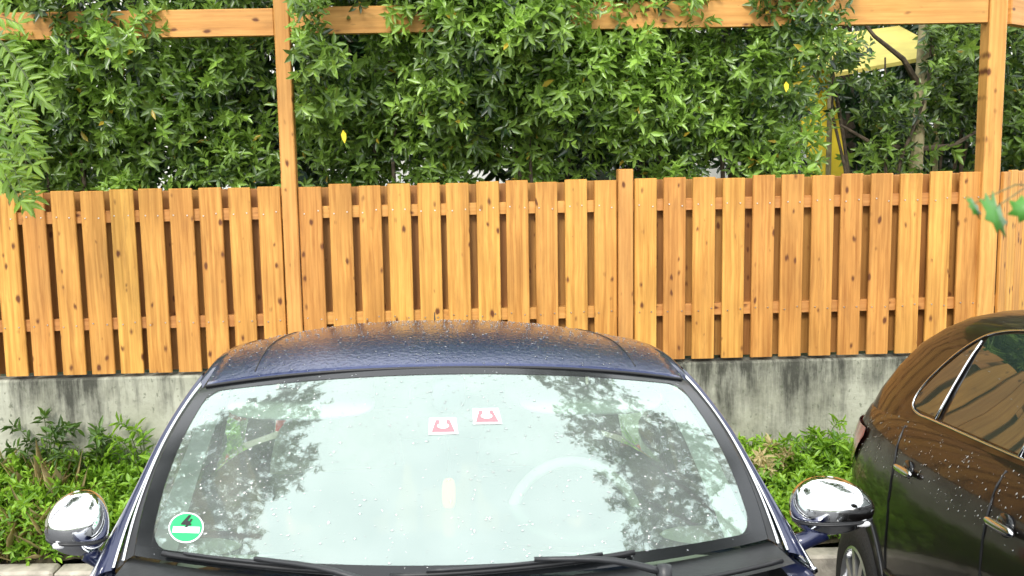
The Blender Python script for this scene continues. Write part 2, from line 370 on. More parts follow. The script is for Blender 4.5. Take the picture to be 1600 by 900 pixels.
def water_mat():
    m, nt, b = new_mat('water_bead'); N = nt.nodes; L = nt.links; N.remove(b)
    t = N.new('ShaderNodeBsdfTransparent'); t.inputs[0].default_value = (.9, .95, .92, 1); g = N.new('ShaderNodeBsdfGlossy'); g.inputs['Roughness'].default_value = .02
    fr = N.new('ShaderNodeFresnel'); fr.inputs[0].default_value = 1.6
    ad = math_node(nt, 'ADD', fr.outputs[0], v=.28); ad.use_clamp = True
    mx = N.new('ShaderNodeMixShader'); L.new(ad.outputs[0], mx.inputs[0]); L.new(t.outputs[0], mx.inputs[1]); L.new(g.outputs[0], mx.inputs[2]); L.new(mx.outputs[0], N['Material Output'].inputs[0])
    return m
M['water'] = water_mat()

# ------------------------------------------------------------------ leaves (vectorised)
LEAF_V = np.array([(0, 0, 0), (-.5, .33, .0), (0, .35, -.13), (.5, .33, .0), (-.40, .68, -.02), (0, .70, -.17), (.40, .68, -.02), (0, 1, -.22)])
LEAF_F = [(0, 2, 1), (0, 3, 2), (1, 2, 5, 4), (2, 3, 6, 5), (4, 5, 7), (5, 6, 7)]
def leaf_frames(D, N):
    D = D / np.linalg.norm(D, axis=1, keepdims=True)
    X = np.cross(D, N); X /= np.linalg.norm(X, axis=1, keepdims=True) + 1e-9
    Z = np.cross(X, D); return X, D, Z
def leaf_mesh(name, P, D, N, length, width, tint, mat, curl=1.0):
    n = len(P)
    X, Y, Z = leaf_frames(D, N)
    lv = LEAF_V
    V = P[:, None, :] + (lv[None, :, 0, None] * width[:, None, None]) * X[:, None, :] + (lv[None, :, 1, None] * length[:, None, None]) * Y[:, None, :] + (curl * lv[None, :, 2, None] * length[:, None, None]) * Z[:, None, :]
    V = V.reshape(-1, 3)
    me = bpy.data.meshes.new(name)
    tri = [(a, b, c) for q in LEAF_F for (a, b, c) in ([q] if len(q) == 3 else [(q[0], q[1], q[2]), (q[0], q[2], q[3])])]
    T = (np.array(tri)[None] + (np.arange(n) * 8)[:, None, None]).reshape(-1, 3)
    me.vertices.add(len(V)); me.vertices.foreach_set('co', V.ravel())
    me.loops.add(T.size); me.loops.foreach_set('vertex_index', T.ravel())
    me.polygons.add(len(T)); me.polygons.foreach_set('loop_start', np.arange(len(T)) * 3); me.polygons.foreach_set('loop_total', np.full(len(T), 3))
    at = me.attributes.new('tint', 'FLOAT', 'POINT'); at.data.foreach_set('value', np.repeat(tint, 8))
    me.materials.append(mat); me.update(calc_edges=True); me.validate()
    me.polygons.foreach_set('use_smooth', [True] * len(me.polygons))
    return me
def shoots(P, Dm, per, spread, seed, leaf=(.085, .125), ratio=.30, tint_mid=None):
    """whorls of leaves round shoot tips -> arrays of leaf position, direction, normal, length, width, tint"""
    g = np.random.default_rng(seed); n = len(P)
    Dm = Dm / np.linalg.norm(Dm, axis=1, keepdims=True)
    ref = g.normal(size=(n, 3)); A = np.cross(Dm, ref); A /= np.linalg.norm(A, axis=1, keepdims=True); B = np.cross(Dm, A)
    k = np.arange(per); ang = k * 2.4 + g.uniform(0, 6.28, (n, 1))
    h = ((k + g.uniform(-.6, .6, (n, per))) / per) * spread
    rad = np.cos(ang)[..., None] * A[:, None] + np.sin(ang)[..., None] * B[:, None]
    tilt = np.radians(76 - 45 * (k / per))[None, :] + g.normal(0, .32, (n, per))
    D = Dm[:, None] * np.cos(tilt)[..., None] + rad * np.sin(tilt)[..., None]
    D[..., 2] -= .18
    pos = P[:, None] + Dm[:, None] * h[..., None]
    Nn = Dm[:, None] * np.sin(tilt)[..., None] - rad * np.cos(tilt)[..., None] + g.normal(0, .22, (n, per, 3))
    ln = g.uniform(leaf[0], leaf[1], (n, per)); wd = ln * ratio * g.uniform(.8, 1.2, (n, per))
    base = (g.beta(1.6, 2.6, n) if tint_mid is None else tint_mid)[:, None]
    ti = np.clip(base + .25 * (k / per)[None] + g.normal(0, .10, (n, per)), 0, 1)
    return [a.reshape(-1, 3) for a in (pos, D, Nn)] + [a.reshape(-1) for a in (ln, wd, ti)]
def foliage(parent, arr, mat, front_key, n_single, name='leaf', rest='foliage', single_step=1):
    """the n_single leaves that show largest become objects of their own, the rest one part"""
    P, D, N, ln, wd, ti = arr
    order = np.argsort(front_key)
    sing = order[:n_single * single_step:single_step]
    mask = np.ones(len(P), bool); mask[sing] = False
    o = link(rest, leaf_mesh(rest, P[mask], D[mask], N[mask], ln[mask], wd[mask], ti[mask], mat), parent)
    o['kind'] = 'stuff'
    if n_single:
        variants = []
        for q in range(8):
            variants.append(leaf_mesh(name, np.zeros((1, 3)), np.array([[0, 1., 0]]), np.array([[0, 0, 1.]]), np.array([1.]), np.array([1.0]), np.array([(q + .5) / 8]), mat))
        X, Y, Z = leaf_frames(D[sing], N[sing])
        for j, i in enumerate(sing):
            me = variants[min(7, int(ti[i] * 8))]
            l = bpy.data.objects.new(name, me); COL.objects.link(l); l.parent = parent
            l.matrix_local = Matrix(((X[j, 0] * wd[i], Y[j, 0] * ln[i], Z[j, 0] * ln[i], P[i, 0]), (X[j, 1] * wd[i], Y[j, 1] * ln[i], Z[j, 1] * ln[i], P[i, 1]), (X[j, 2] * wd[i], Y[j, 2] * ln[i], Z[j, 2] * ln[i], P[i, 2]), (0, 0, 0, 1)))
    return o

# ================================================================== SETTING
prof = [(-150, .70), (-2, .70), (4.95, -.12), (5.4, -.12), (5.86, -.12), (5.87, .93), (9, 1.0), (40, 1.2), (160, 1.5)]
gm = MB(); gm.grid([[(x, y, z - .03) for x in (-150, -40, -8, 0, 8, 40, 150)] for y, z in prof])
g = gm.make('ground', M['lawn']); tag(g, None, kind='structure')
pm = MB(); pm.grid([[(x, y, ground_z(max(y, -2), x)) for x in (-12, -8, -4, 0, 4, 8, 12)] for y in (-9, -2, 1, 3, 4.93)])
o = pm.make('parking_pavement', M['asphalt']); tag(o, None, kind='structure')
# kerb stones
KY = 4.92
kerb = empty('kerb', (0, KY, 0)); tag(kerb, None, kind='structure')
kme = mesh('kerb_stone', *(lambda m: (m.v, m.f))(MB().box((-.495, 0, -.25), (.495, .13, .10), .014)), M['kerb'])
for i in range(-9, 10): link('kerb_stone', kme, kerb, (i * 1.0 + .23, random.uniform(-.004, .004), random.uniform(-.004, .004)))
# planting bank behind the kerb
FY = 5.75
xs = np.linspace(-9, 9, 91); ys = np.linspace(KY + .128, FY + .01, 9)
B = np.zeros((9, 91, 3))
for i, y in enumerate(ys):
    for j, x in enumerate(xs):
        t = (y - ys[0]) / (ys[-1] - ys[0])
        B[i, j] = (x, y, .09 + .25 * t ** 1.3 + .03 * math.sin(x * 3.1 + y * 4) + rng.normal(0, .008))
def bank_z(x, y):
    t = min(max((y - ys[0]) / (ys[-1] - ys[0]), 0), 1); return .09 + .25 * t ** 1.3 + .03 * math.sin(x * 3.1 + y * 4)
o = MB().grid(B).make('planting_bank', M['soil'], smooth=True); tag(o, None, kind='structure')

# ================================================================== CONCRETE WALL AND FENCE
FYAW = .025
fence = empty('wooden_fence', (0, FY, 0), (0, 0, FYAW))
tag(fence, 'long orange timber fence of upright boards with tall posts and a top beam', 'fence')
def fx(px):                      # photo column at fence mid height -> distance along the fence
    d = ray(px, 430); t = FY / (d[1] - math.tan(FYAW) * d[0]); return d[0] * t / math.cos(FYAW)
def fz(px, py):
    d = ray(px, py); t = FY / (d[1] - math.tan(FYAW) * d[0]); return CAM[2] + d[2] * t
WALL_TOP = fz(735, 574); F_BOT = WALL_TOP + .022; F_TOP = fz(735, 285)
H = F_TOP - F_BOT
xc = fx(1535) + .045             # corner of the fence
wall = empty('concrete_wall', (0, FY, 0), (0, 0, FYAW)); tag(wall, 'weathered grey concrete retaining wall streaked with black runs under the fence', 'wall')
wb = MB().box((-9, -.03, -.3), (xc + .05, .12, WALL_TOP), .012).make('wall_face', M['concrete'], wall)
wr = MB().box((xc - .08, .125, -.3), (xc + .045, 7, WALL_TOP - .003), .01).make('wall_return', M['concrete'], wall)

bw = .134
fb_me = mesh('board', *(lambda m: (m.v, m.f))(MB().box((-bw / 2, 0, 0), (bw / 2, .021, H), .004)), M['board'])
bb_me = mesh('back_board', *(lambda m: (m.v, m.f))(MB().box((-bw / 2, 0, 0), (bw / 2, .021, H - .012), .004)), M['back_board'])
lefts = [409 - 45.6 * k for k in range(0, 16)][::-1]
panels = [(lefts, 'A'), ([473 + 45.5 * k for k in range(11)], 'B'), ([990 + 45.55 * k for k in range(12)], 'C')]
screw = MB()
RZ = [fz(700, 327), fz(735, 492)]
for ls, nm in panels:
    prev = None
    for p in ls:
        x = fx(p + 17.5)
        dz = random.uniform(-.006, .008)
        link('board', fb_me, fence, (x + random.uniform(-.003, .003), -.0215 + random.uniform(-.002, .001), F_BOT), (0, 0, random.uniform(-.012, .012)), (1 + random.uniform(-.03, .03), 1, 1 + dz))
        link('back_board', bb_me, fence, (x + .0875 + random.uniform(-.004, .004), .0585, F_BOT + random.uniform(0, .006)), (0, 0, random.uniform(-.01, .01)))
        for rz in RZ:
            for sx in (-.04, .04):
                xx, zz = x + sx + random.uniform(-.006, .006), rz + random.uniform(-.01, .01)
                screw.tube([(xx, -.028, zz), (xx, -.02, zz)], .0042, 6)
P1 = fx(459); P2 = fx(976); P3 = fx(1536)
# rails behind the front boards
for rz in RZ:
    for a, b_ in ((-9.0 + 1.8, fx(452)), (fx(452) + .002, fx(976)), (fx(976) + .002, xc - .04)):
        MB().box((a, .0005, rz - .035), (b_, .0575, rz + .035), .003).make('rail', M['beam'], fence)
for px_ in (P1 - .02, P2 + .03, P3 - .03): link('back_board', bb_me, fence, (px_, .0585, F_BOT))
o = screw.make('screws', M['screw'], fence); o['kind'] = 'stuff'
# posts
def post(x, top, w=.088, d=.088, y=-.048):
    return MB().box((-w / 2, 0, 0), (w / 2, d, top - WALL_TOP), .006).make('post', M['post'], fence, loc=(x, y, WALL_TOP))
P1 = fx(459); P2 = fx(976); P3 = fx(1536)
post(P1, 3.65); post(P2, F_TOP + .06); post(P3, 3.65, .105, .105); post(fx(452 - 560), 3.65)
# top beams, butted between the posts
bz0, bz1 = fz(735, 51), fz(735, 9)
def beam(a, b_, dz=0):
    L_ = b_ - a
    return MB().box((-L_ / 2, 0, 0), (L_ / 2, .06, bz1 - bz0), .006).make('top_beam', M['beam'], fence, loc=((a + b_) / 2, -.035, bz0 + dz))
beam(fx(452 - 560) + .046, P1 - .046, .0); beam(P1 + .046, P3 - .055, .004)
# return section of the fence, running away from the corner
ret = empty('wooden_fence', (math.cos(FYAW) * (xc), FY + math.sin(FYAW) * xc, 0), (0, 0, FYAW))
tag(ret, 'short return of the timber fence turning away behind the corner post', 'fence')
RA = math.radians(36)            # direction of the return (from +x towards +y)
ret.rotation_euler = (0, 0, FYAW + RA)
for k in range(14):
    x = .13 + k * .098
    link('board', fb_me, ret, (x, -.0215, F_BOT), (0, 0, 0), (.70, 1, 1 + random.uniform(-.005, .006)))
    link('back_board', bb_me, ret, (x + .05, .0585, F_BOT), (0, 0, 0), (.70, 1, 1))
for rz in RZ: MB().box((.07, .0005, rz - .035), (1.5, .0575, rz + .035), .003).make('rail', M['beam'], ret)
MB().box((.065, -.03, bz0), (3.0, .03, bz1), .006).make('top_beam', M['beam'], ret)
MB().box((1.5, -.03, WALL_TOP), (1.6, .05, 3.6), .006).make('post', M['post'], ret)

# ================================================================== HOUSE AND THINGS BEHIND THE HEDGE
house = empty('house', (0, 11.5, .95)); tag(house, 'white rendered house glimpsed through the hedge stems', 'house')
MB().box((-8, 0, -.1), (6.5, 8, 5.2)).make('wall', M['render_wall'], house)
rf = MB().add([(-8.5, -.6, 5.0), (7, -.6, 5.0), (7, 8.6, 5.0), (-8.5, 8.6, 5.0), (-8.5, 4, 8.2), (7, 4, 8.2)], [(0, 1, 5, 4), (2, 3, 4, 5), (1, 2, 5), (3, 0, 4), (0, 3, 2, 1)]).make('roof', M['rooftile'], house)
for wx in (-5.5, -2.2, 1.6, 4.6):
    w_ = MB().box((wx - .6, -.03, .9), (wx + .6, .06, 2.3)).make('window', M['white_sticker'], house)
    MB().box((wx - .52, -.036, .98), (wx + .52, -.031, 2.22)).make('pane', M['dark_glass'], house)
yp = at_y(1300, 190, 7.6)
panel = empty('garden_screen', (2.97, 7.3, .95), (-.42, 0, .1)); tag(panel, 'bright yellow garden screen standing behind the right end of the hedge', 'screen')  # flat stand-in for yellow glimpses, tilted back to pick up sky light
MB().box((-.16, -.02, .0), (.16, .02, 2.35), .01).make('sheet', M['yellow'], panel)
MB().box((-.02, .022, -.05), (.02, .06, 2.1), .004).make('stake', M['pale_bark'], panel)
ya = at_y(1392, 88, 7.5)
aw = empty('garden_awning', (ya[0], 7.5, .97)); tag(aw, 'pale yellow awning glimpsed between branches below the top beam', 'awning')
zt = ya[2] - .97
MB().add([(-.45, 0, zt - .12), (.45, 0, zt + .02), (.45, .9, zt + .35), (-.45, .9, zt + .25), (-.45, 0, zt - .15), (.45, 0, zt - .01), (.45, .9, zt + .32), (-.45, .9, zt + .22)], [(0, 1, 2, 3), (7, 6, 5, 4), (0, 4, 5, 1), (1, 5, 6, 2), (2, 6, 7, 3), (3, 7, 4, 0)]).make('canopy', M['pale_yellow'], aw)
for sx in (-.42, .42): MB().tube([(sx, .1, -.05), (sx, .1, zt - .1)], .02, 8).make('pole', M['pale_bark'], aw)

# ================================================================== HEDGE
def bulge(x):
    """how far the hedge leans out over the fence at beam height (m, towards the camera)"""
    px = CX + F * x / FY
    b = 0
    for c, s, a in ((165, 75, .32), (505, 62, .38), (690, 45, .30), (830, 120, .33), (1040, 60, .16), (1250, 60, .20), (1330, 40, .12), (40, 40, .1)):
        b += a * math.exp(-((px - c) / s) ** 2)
    b *= 1.75
    for c in (448, 1538): b *= 1 - .9 * math.exp(-((px - c) / 24) ** 2)
    return b
def shrub(name, label, x0, x1, n, seed, mat, ztop=3.75, dens=1.0, n_single=300, tint=1.0, depth=.75, back=0):
    gg = np.random.default_rng(seed)
    root = empty(name, ((x0 + x1) / 2, FY + .55 + back, .93)); tag(root, label, 'hedge shrub', 'laurel shrubs of the hedge behind the fence')
    base = np.array(root.location)
    # stems
    for k in range(max(4, int((x1 - x0) * 4.5))):
        sx = gg.uniform(x0 + .1, x1 - .1); top = gg.uniform(2.7, 3.5)
        p = [np.array((sx + gg.normal(0, .05), FY + .45 + back + gg.uniform(0, .35), .88))]
        for q in range(5): p.append(p[-1] + np.array((gg.normal(0, .07), gg.normal(-.02, .05), (top - .9) / 5)))
        MB().tube([a - base for a in p], np.linspace(.022, .006, 6), 6).make('stem', M['bark'], root)
    # clumps: leafy branch systems, with dark pockets between them
    nc = int(n / 13)
    P = []; Dd = []; T = []
    for k in range(nc):
        cx = gg.uniform(x0, x1); cz = gg.uniform(1.98, ztop)
        up = sstep(2.25, 2.95, cz)
        yf = FY + .24 - bulge(cx) * up - .05 * up + back
        dep = gg.beta(1.1, 1.9) * depth
        cy = yf + dep
        if cz < 2.27 and gg.random() < (.85 if abs(CX + F * cx / FY - 700) < 120 else .5): continue
        ct = gg.beta(1.3, 1.9) * tint
        r = gg.uniform(.10, .22)
        m = int(gg.integers(8, 19))
        q = gg.normal(size=(m, 3)); q /= np.linalg.norm(q, axis=1, keepdims=True); q *= r * gg.uniform(.5, 1.05, (m, 1))
        q[:, 1] *= .7
        P.append(np.array((cx, cy, cz)) + q)
        Dd.append(q / r + np.array((0, -.75, .55)) + gg.normal(0, .25, (m, 3)))
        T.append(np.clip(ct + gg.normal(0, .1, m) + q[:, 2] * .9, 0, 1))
    P = np.concatenate(P); Dd = np.concatenate(Dd); T = np.concatenate(T)
    # the hedge is open at its right end
    qx = (P - CAM) @ WC.T; ppx, ppy = CX + F * qx[:, 0] / qx[:, 1], 450 - F * qx[:, 2] / qx[:, 1]
    thin = (((ppx > 1268) & (ppx < 1345) & (ppy > 105) & (ppy < 285)) | ((ppx > 1335) & (ppx < 1440) & (ppy > 50) & (ppy < 120))) & (gg.random(len(P)) < .80)
    P, Dd, T = P[~thin], Dd[~thin], T[~thin]
    # keep clear of the timber: nothing inside the board or post volume
    ok = ~((P[:, 1] < FY + .16) & (P[:, 2] < F_TOP + .10))
    for pxp in (P1, P3):
        ok &= ~((np.abs(P[:, 0] - pxp) < .13) & (P[:, 1] < FY + .22 + pxp * FYAW))
    P, Dd, T = P[ok], Dd[ok], T[ok]
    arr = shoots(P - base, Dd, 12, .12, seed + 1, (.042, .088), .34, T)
    # drop leaves that would poke through boards or posts
    W = arr[0] + base + arr[1] / np.linalg.norm(arr[1], axis=1, keepdims=True) * arr[3][:, None]
    ok = ~((W[:, 1] < FY + .11 + W[:, 0] * FYAW) & (W[:, 2] < F_TOP + .015))
    for pxp in (P1, P3): ok &= ~((np.abs(W[:, 0] - pxp) < .075) & (W[:, 1] < FY + .1 + pxp * FYAW))
    arr = [a[ok] for a in arr]
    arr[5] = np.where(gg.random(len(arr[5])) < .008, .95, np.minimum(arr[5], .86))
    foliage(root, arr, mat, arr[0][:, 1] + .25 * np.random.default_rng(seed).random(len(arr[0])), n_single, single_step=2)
    return root
X = lambda px: (px - CX) / F * (FY + .35)
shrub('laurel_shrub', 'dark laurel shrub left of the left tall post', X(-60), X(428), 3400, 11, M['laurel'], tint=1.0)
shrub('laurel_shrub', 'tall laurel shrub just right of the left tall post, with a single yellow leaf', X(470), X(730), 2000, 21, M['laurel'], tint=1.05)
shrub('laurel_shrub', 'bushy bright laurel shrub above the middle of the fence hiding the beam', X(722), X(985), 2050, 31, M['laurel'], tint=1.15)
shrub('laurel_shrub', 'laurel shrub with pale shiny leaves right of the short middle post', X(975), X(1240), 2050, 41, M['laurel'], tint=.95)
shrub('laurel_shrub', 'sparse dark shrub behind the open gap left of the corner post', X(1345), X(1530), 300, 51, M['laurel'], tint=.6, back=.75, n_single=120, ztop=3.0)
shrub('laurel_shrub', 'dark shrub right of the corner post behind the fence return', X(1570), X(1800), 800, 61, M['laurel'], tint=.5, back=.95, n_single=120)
# dark evergreens in the garden further back close the hedge
def back_tree(label, x, y, rx, rz, zc, n, seed):
    gg = np.random.default_rng(seed)
    root = empty('evergreen_tree', (x, y, .95)); tag(root, label, 'tree', 'dark evergreens in the garden behind the hedge')
    MB().tube([(0, 0, -.1), (.03, 0, zc * .4), (0, .05, zc * .8), (0, .05, zc + rz * .5)], [.11, .09, .06, .02], 8).make('trunk', M['bark'], root)
    q = gg.normal(size=(n, 3)); q /= np.linalg.norm(q, axis=1, keepdims=True); q *= gg.uniform(.45, 1, (n, 1)) ** .5
    P = q * np.array((rx, rx * .6, rz)) + np.array((0, 0, zc - .95)) + gg.normal(0, .1, (n, 3))
    arr = shoots(P, q + np.array((0, -.3, .4)), 10, .1, seed + 3, (.10, .16), .34, gg.beta(1.5, 3, n))
    foliage(root, arr, M['dark_leaf'], arr[0][:, 1], 0, rest='crown')
for k, (lb, x, y, rx, rz, zc, n) in enumerate([
    ('dark evergreen far left behind the left laurel', -2.6, 7.7, 1.3, 1.5, 3.2, 700),
    ('dark evergreen behind the tall laurel by the left post', -.9, 7.9, 1.2, 1.3, 3.45, 700),
    ('dark evergreen behind the middle laurels', .55, 7.8, 1.2, 1.3, 3.45, 700),
    ('dark evergreen behind the pale shiny laurel', 1.5, 8.1, 1.0, 1.3, 3.4, 600),
    ('dark evergreen behind the open gap by the corner post', 3.9, 10.0, 1.2, 1.5, 2.9, 600),
    ('dark evergreen beyond the fence return', 4.9, 8.6, 1.2, 1.6, 2.9, 700)]): back_tree(lb, x, y, rx, rz, zc, n, 100 + 7 * k)
# young tree with a pale trunk in the gap by the corner post
tp = at_y(1437, 200, 7.0)
yt = empty('young_tree', (tp[0] - .03, 7.0, .95)); tag(yt, 'young tree with a pale trunk and dark side branches left of the corner post', 'tree')
MB().tube([(0, 0, -.1), (.0, 0, .9), (.02, 0, 1.5), (.05, .02, 2.2), (.04, .05, 3.4)], [.055, .05, .045, .04, .02], 10).make('trunk', M['pale_bark'], yt)
for pts in ([(.03, 0, 1.75), (-.15, -.1, 1.95), (-.4, -.2, 2.1), (-.7, -.3, 2.4)], [(.0, 0, 1.33), (-.3, -.05, 1.35), (-.6, -.15, 1.5)], [(.02, 0, 1.32), (.25, -.05, 1.34), (.5, -.1, 1.5)], [(.05, 0, 2.3), (.05, -.1, 2.0), (.06, -.06, 1.8)]):
    MB().tube(pts, np.linspace(.024, .008, len(pts)), 6).make('branch', M['bark'], yt)
gg = np.random.default_rng(5); n = 70
P = gg.uniform((-.95, -.35, .9), (.75, .25, 2.9), (n, 3)); P = P[~((P[:, 0] < -.45) & (P[:, 2] < 2.2) & (gg.random(len(P)) < .8))]; P = P[~((P[:, 0] < -.0) & (P[:, 2] > 1.72) & (P[:, 2] < 2.3))]; n = len(P); arr = shoots(P, gg.normal(0, 1, (n, 3)) + (0, -.6, .3), 9, .08, 8, (.07, .12), .34, gg.beta(1.5, 2.2, n) * .7); arr[5] = np.minimum(arr[5], .86)
foliage(yt, arr, M['laurel'], arr[0][:, 1], 60)
# single yellow leaves that hang in the hedge
for i, (px, py, y) in enumerate([(536, 203, 5.5), (1228, 127, 5.5)]):
    c = at_y(px, py, y)
    o = link('yellow_leaf', leaf_mesh('yellow_leaf', np.zeros((1, 3)), np.array([[.1, -.1, -1.]]), np.array([[.1, -1., .2]]), np.array([(.075, .06)[i]]), np.array([.03]), np.array([.9]), simple('yellow_leaf_%d' % i, (.78, .60, .03), .5)), None, tuple(c))
    tag(o, ['yellow leaf hanging low beside the left tall post', 'yellow leaf high in the hedge towards the right gap', 'yellow leaf near the beam above the middle of the fence'][i], 'leaf', 'single yellow leaves in the hedge')

# ================================================================== OVERHANGING TREES (left ash, right maple)
def limb(root, pts, r0, r1, name='branch', n=8):
    return MB().tube(catmull(pts, 9), np.linspace(r0, r1, 9), n).make(name, M['bark'], root)
def crown(root, blobs, n, seed, leaf=(.09, .15), ratio=.42, mat='crown_leaf'):
    gg = np.random.default_rng(seed); Ps = []; Ds = []
    tot = sum(b[3] * b[4] for b in blobs)
    for (x, y, z, r, rz) in blobs:
        m = int(n * r * rz / tot); q = gg.normal(size=(m, 3)); q /= np.linalg.norm(q, axis=1, keepdims=True); q *= gg.uniform(0, 1, (m, 1)) ** .4
        Ps.append(q * np.array((r, r, rz)) + np.array((x, y, z))); Ds.append(q + np.array((0, 0, -.1)) + gg.normal(0, .4, (m, 3)))
    P = np.concatenate(Ps) - np.array(root.location); Dd = np.concatenate(Ds)
    arr = shoots(P, Dd, 9, .16, seed + 2, leaf, ratio, gg.beta(2, 2.4, len(P)))
    return foliage(root, arr, M[mat], arr[0][:, 1], 0, rest='crown')
LT = (-4.4, 3.2, ground_z(3.2, -4.4))
lt = empty('ash_tree', LT); tag(lt, 'tree with feathery leaves reaching in at the left edge and over the blue car', 'tree')
limb(lt, [(0, 0, -.1), (.05, 0, 1.4), (.15, -.1, 2.8), (.4, -.2, 4.2), (.9, -.4, 5.6), (1.2, -.5, 7.2)], .2, .05, 'trunk', 12)
limb(lt, [(.3, -.2, 3.6), (.9, .4, 4.6), (1.6, 1.2, 5.4), (2.3, 1.9, 5.9)], .08, .015)
limb(lt, [(.2, -.1, 3.0), (.3, .8, 3.3), (.9, 1.5, 3.1), (1.55, 1.75, 2.7)], .05, .01)
limb(lt, [(.6, -.3, 4.8), (.2, -1.5, 5.8), (.6, -2.6, 6.4)], .06, .015)
RT = (4.9, 2.4, ground_z(2.4, 4.9))
rt = empty('maple_tree', RT); tag(rt, 'maple whose lowest twig of green leaves hangs in at the right edge', 'tree')
limb(rt, [(0, 0, -.1), (-.05, 0, 1.6), (-.15, .1, 3.0), (-.4, .2, 4.6), (-.7, .2, 6.4), (-.9, .1, 7.6)], .21, .05, 'trunk', 12)
limb(rt, [(-.2, .1, 3.4), (-.9, .7, 4.5), (-1.7, 1.6, 5.3), (-2.6, 2.6, 5.8)], .08, .015)
limb(rt, [(-.3, .1, 3.8), (-.9, .5, 4.6), (-1.5, .9, 5.4), (-2.2, 1.2, 5.9)], .06, .012)
limb(rt, [(-.1, .0, 2.2), (-1.4, -.5, 2.25), (-2.9, -1.0, 2.05), (-3.85, -1.35, 1.86)], .035, .004)
TREE_BLOBS_L = [(-2.5, 4.0, 6.1, .75, .6), (-2.9, 5.4, 6.3, 1.0, .8), (-3.9, 4.9, 6.6, 1.2, 1.0), (-4.4, 3.2, 7.2, 1.3, 1.2)]
TREE_BLOBS_R = [(2.5, 4.9, 6.0, .8, .6), (3.3, 3.9, 6.2, .9, .7), (2.3, 6.6, 6.3, .9, .6), (3.9, 5.4, 6.6, 1.2, 1.0), (4.8, 2.8, 7.2, 1.3, 1.2)]
crown(lt, TREE_BLOBS_L, 1300, 301)
crown(rt, TREE_BLOBS_R, 1300, 331)
# feathery compound leaves at the left edge of the picture
def compound_leaves():
    gg = np.random.default_rng(77)
    tips = []
    for (px, py, y, dx, dz, L_) in [(12, 110, 4.9, .35, -.3, .30), (-5, 150, 4.8, .4, -.5, .34), (30, 175, 5.0, .3, -.6, .30), (5, 215, 4.85, .5, -.5, .32), (20, 250, 4.9, .4, -.9, .30), (-10, 275, 4.8, .5, -.5, .3), (-15, 90, 4.9, .5, .15, .26), (45, 205, 5.1, .4, -.7, .28), (0, 185, 4.7, .2, -1, .3), (-20, 235, 5.0, .6, -.2, .32), (25, 120, 5.1, .5, -.5, .28), (10, 300, 5.0, .6, -.3, .26), (40, 150, 5.05, .3, -.2, .24), (50, 255, 5.1, .25, -.8, .22), (-5, 325, 4.9, .7, -.2, .26), (30, 285, 5.05, .3, -.5, .24)]:
        p0 = at_y(px - 25, py - 58, y) - np.array(LT); d = np.array((dx, -.12, dz)); d /= np.linalg.norm(d)
        q = [p0 + d * L_ * t + np.array((0, 0, -.10 * t * t)) for t in np.linspace(0, 1, 8)]
        MB().tube(q, np.linspace(.003, .0015, 8), 5).make('leaf_stalk', M['stem'], lt)
        side = np.cross(d, np.array((0, -1., .35))); side /= np.linalg.norm(side)
        for k in range(1, 8):
            for s in (-1, 1):
                D = side * s + d * .55 + gg.normal(0, .1, 3); ln = .080 * (1.1 - abs(k - 4) * .07)
                tips.append((q[k], D, np.array((0, -.8, .6)) + gg.normal(0, .2, 3), ln, ln * .30, np.clip(gg.normal(.55, .2), 0, 1)))
        tips.append((q[-1], d, np.array((0, -.8, .6)), .09, .028, .6))
    arr = [np.array([t[i] for t in tips]) for i in range(6)]
    foliage(lt, arr, M['bright_leaf'], arr[0][:, 1], len(tips) - 6, name='leaflet', rest='leaflets')
compound_leaves()
# maple leaves near the lens at the right edge
def maple_leaf(c, size, rot, tint):
    pts = [(0, -.5), (.12, -.32), (.42, -.38), (.34, -.16), (.56, .06), (.36, .10), (.30, .36), (.12, .22), (0, .56), (-.12, .22), (-.30, .36), (-.36, .10), (-.56, .06), (-.34, -.16), (-.42, -.38), (-.12, -.32)]
    v = [(0, 0, .02)] + [(x, y, -.06 * (abs(x) + .3 * abs(y))) for x, y in pts]
    f = [(0, i, i % 16 + 1) for i in range(1, 17)]
    me = mesh('leaf', v, f, M['maple'], True); a = me.attributes.new('tint', 'FLOAT', 'POINT'); a.data.foreach_set('value', [tint] * 17)
    o = link('leaf', me, rt, tuple(np.array(c) - np.array(RT)), rot, (size,) * 3); solidify(o, .02); return o
for px, py, y, s, rot, t in [(1556, 332, .72, .036, (1.15, .5, .5), .5), (1522, 322, .73, .020, (.9, -.6, 1.2), .4), (1604, 326, .72, .024, (1.3, .4, -.5), .6), (1640, 300, .74, .03, (1.2, 0, .2), .4)]:
    maple_leaf(at_y(px, py, y), s, rot, t)
e0 = np.array((-3.85, -1.35, 1.86)) + np.array(RT)
for px, py, y in [(1556, 324, .725), (1522, 318, .735), (1604, 320, .725)]:
    p = at_y(px, py, y); q = at_y(1650, 292, .74)
    MB().tube([np.array(p) - np.array(RT), (p + q) / 2 + np.array((0, 0, .008)) - np.array(RT), q - np.array(RT)], [.0005, .0006, .0008], 5).make('leaf_stalk', M['stem'], rt)
MB().tube(catmull([q - np.array(RT), (q + e0) / 2 - np.array(RT) + np.array((0, 0, .05)), e0 - np.array(RT)], 6), np.linspace(.0015, .004, 6), 6).make('twig', M['bark'], rt)

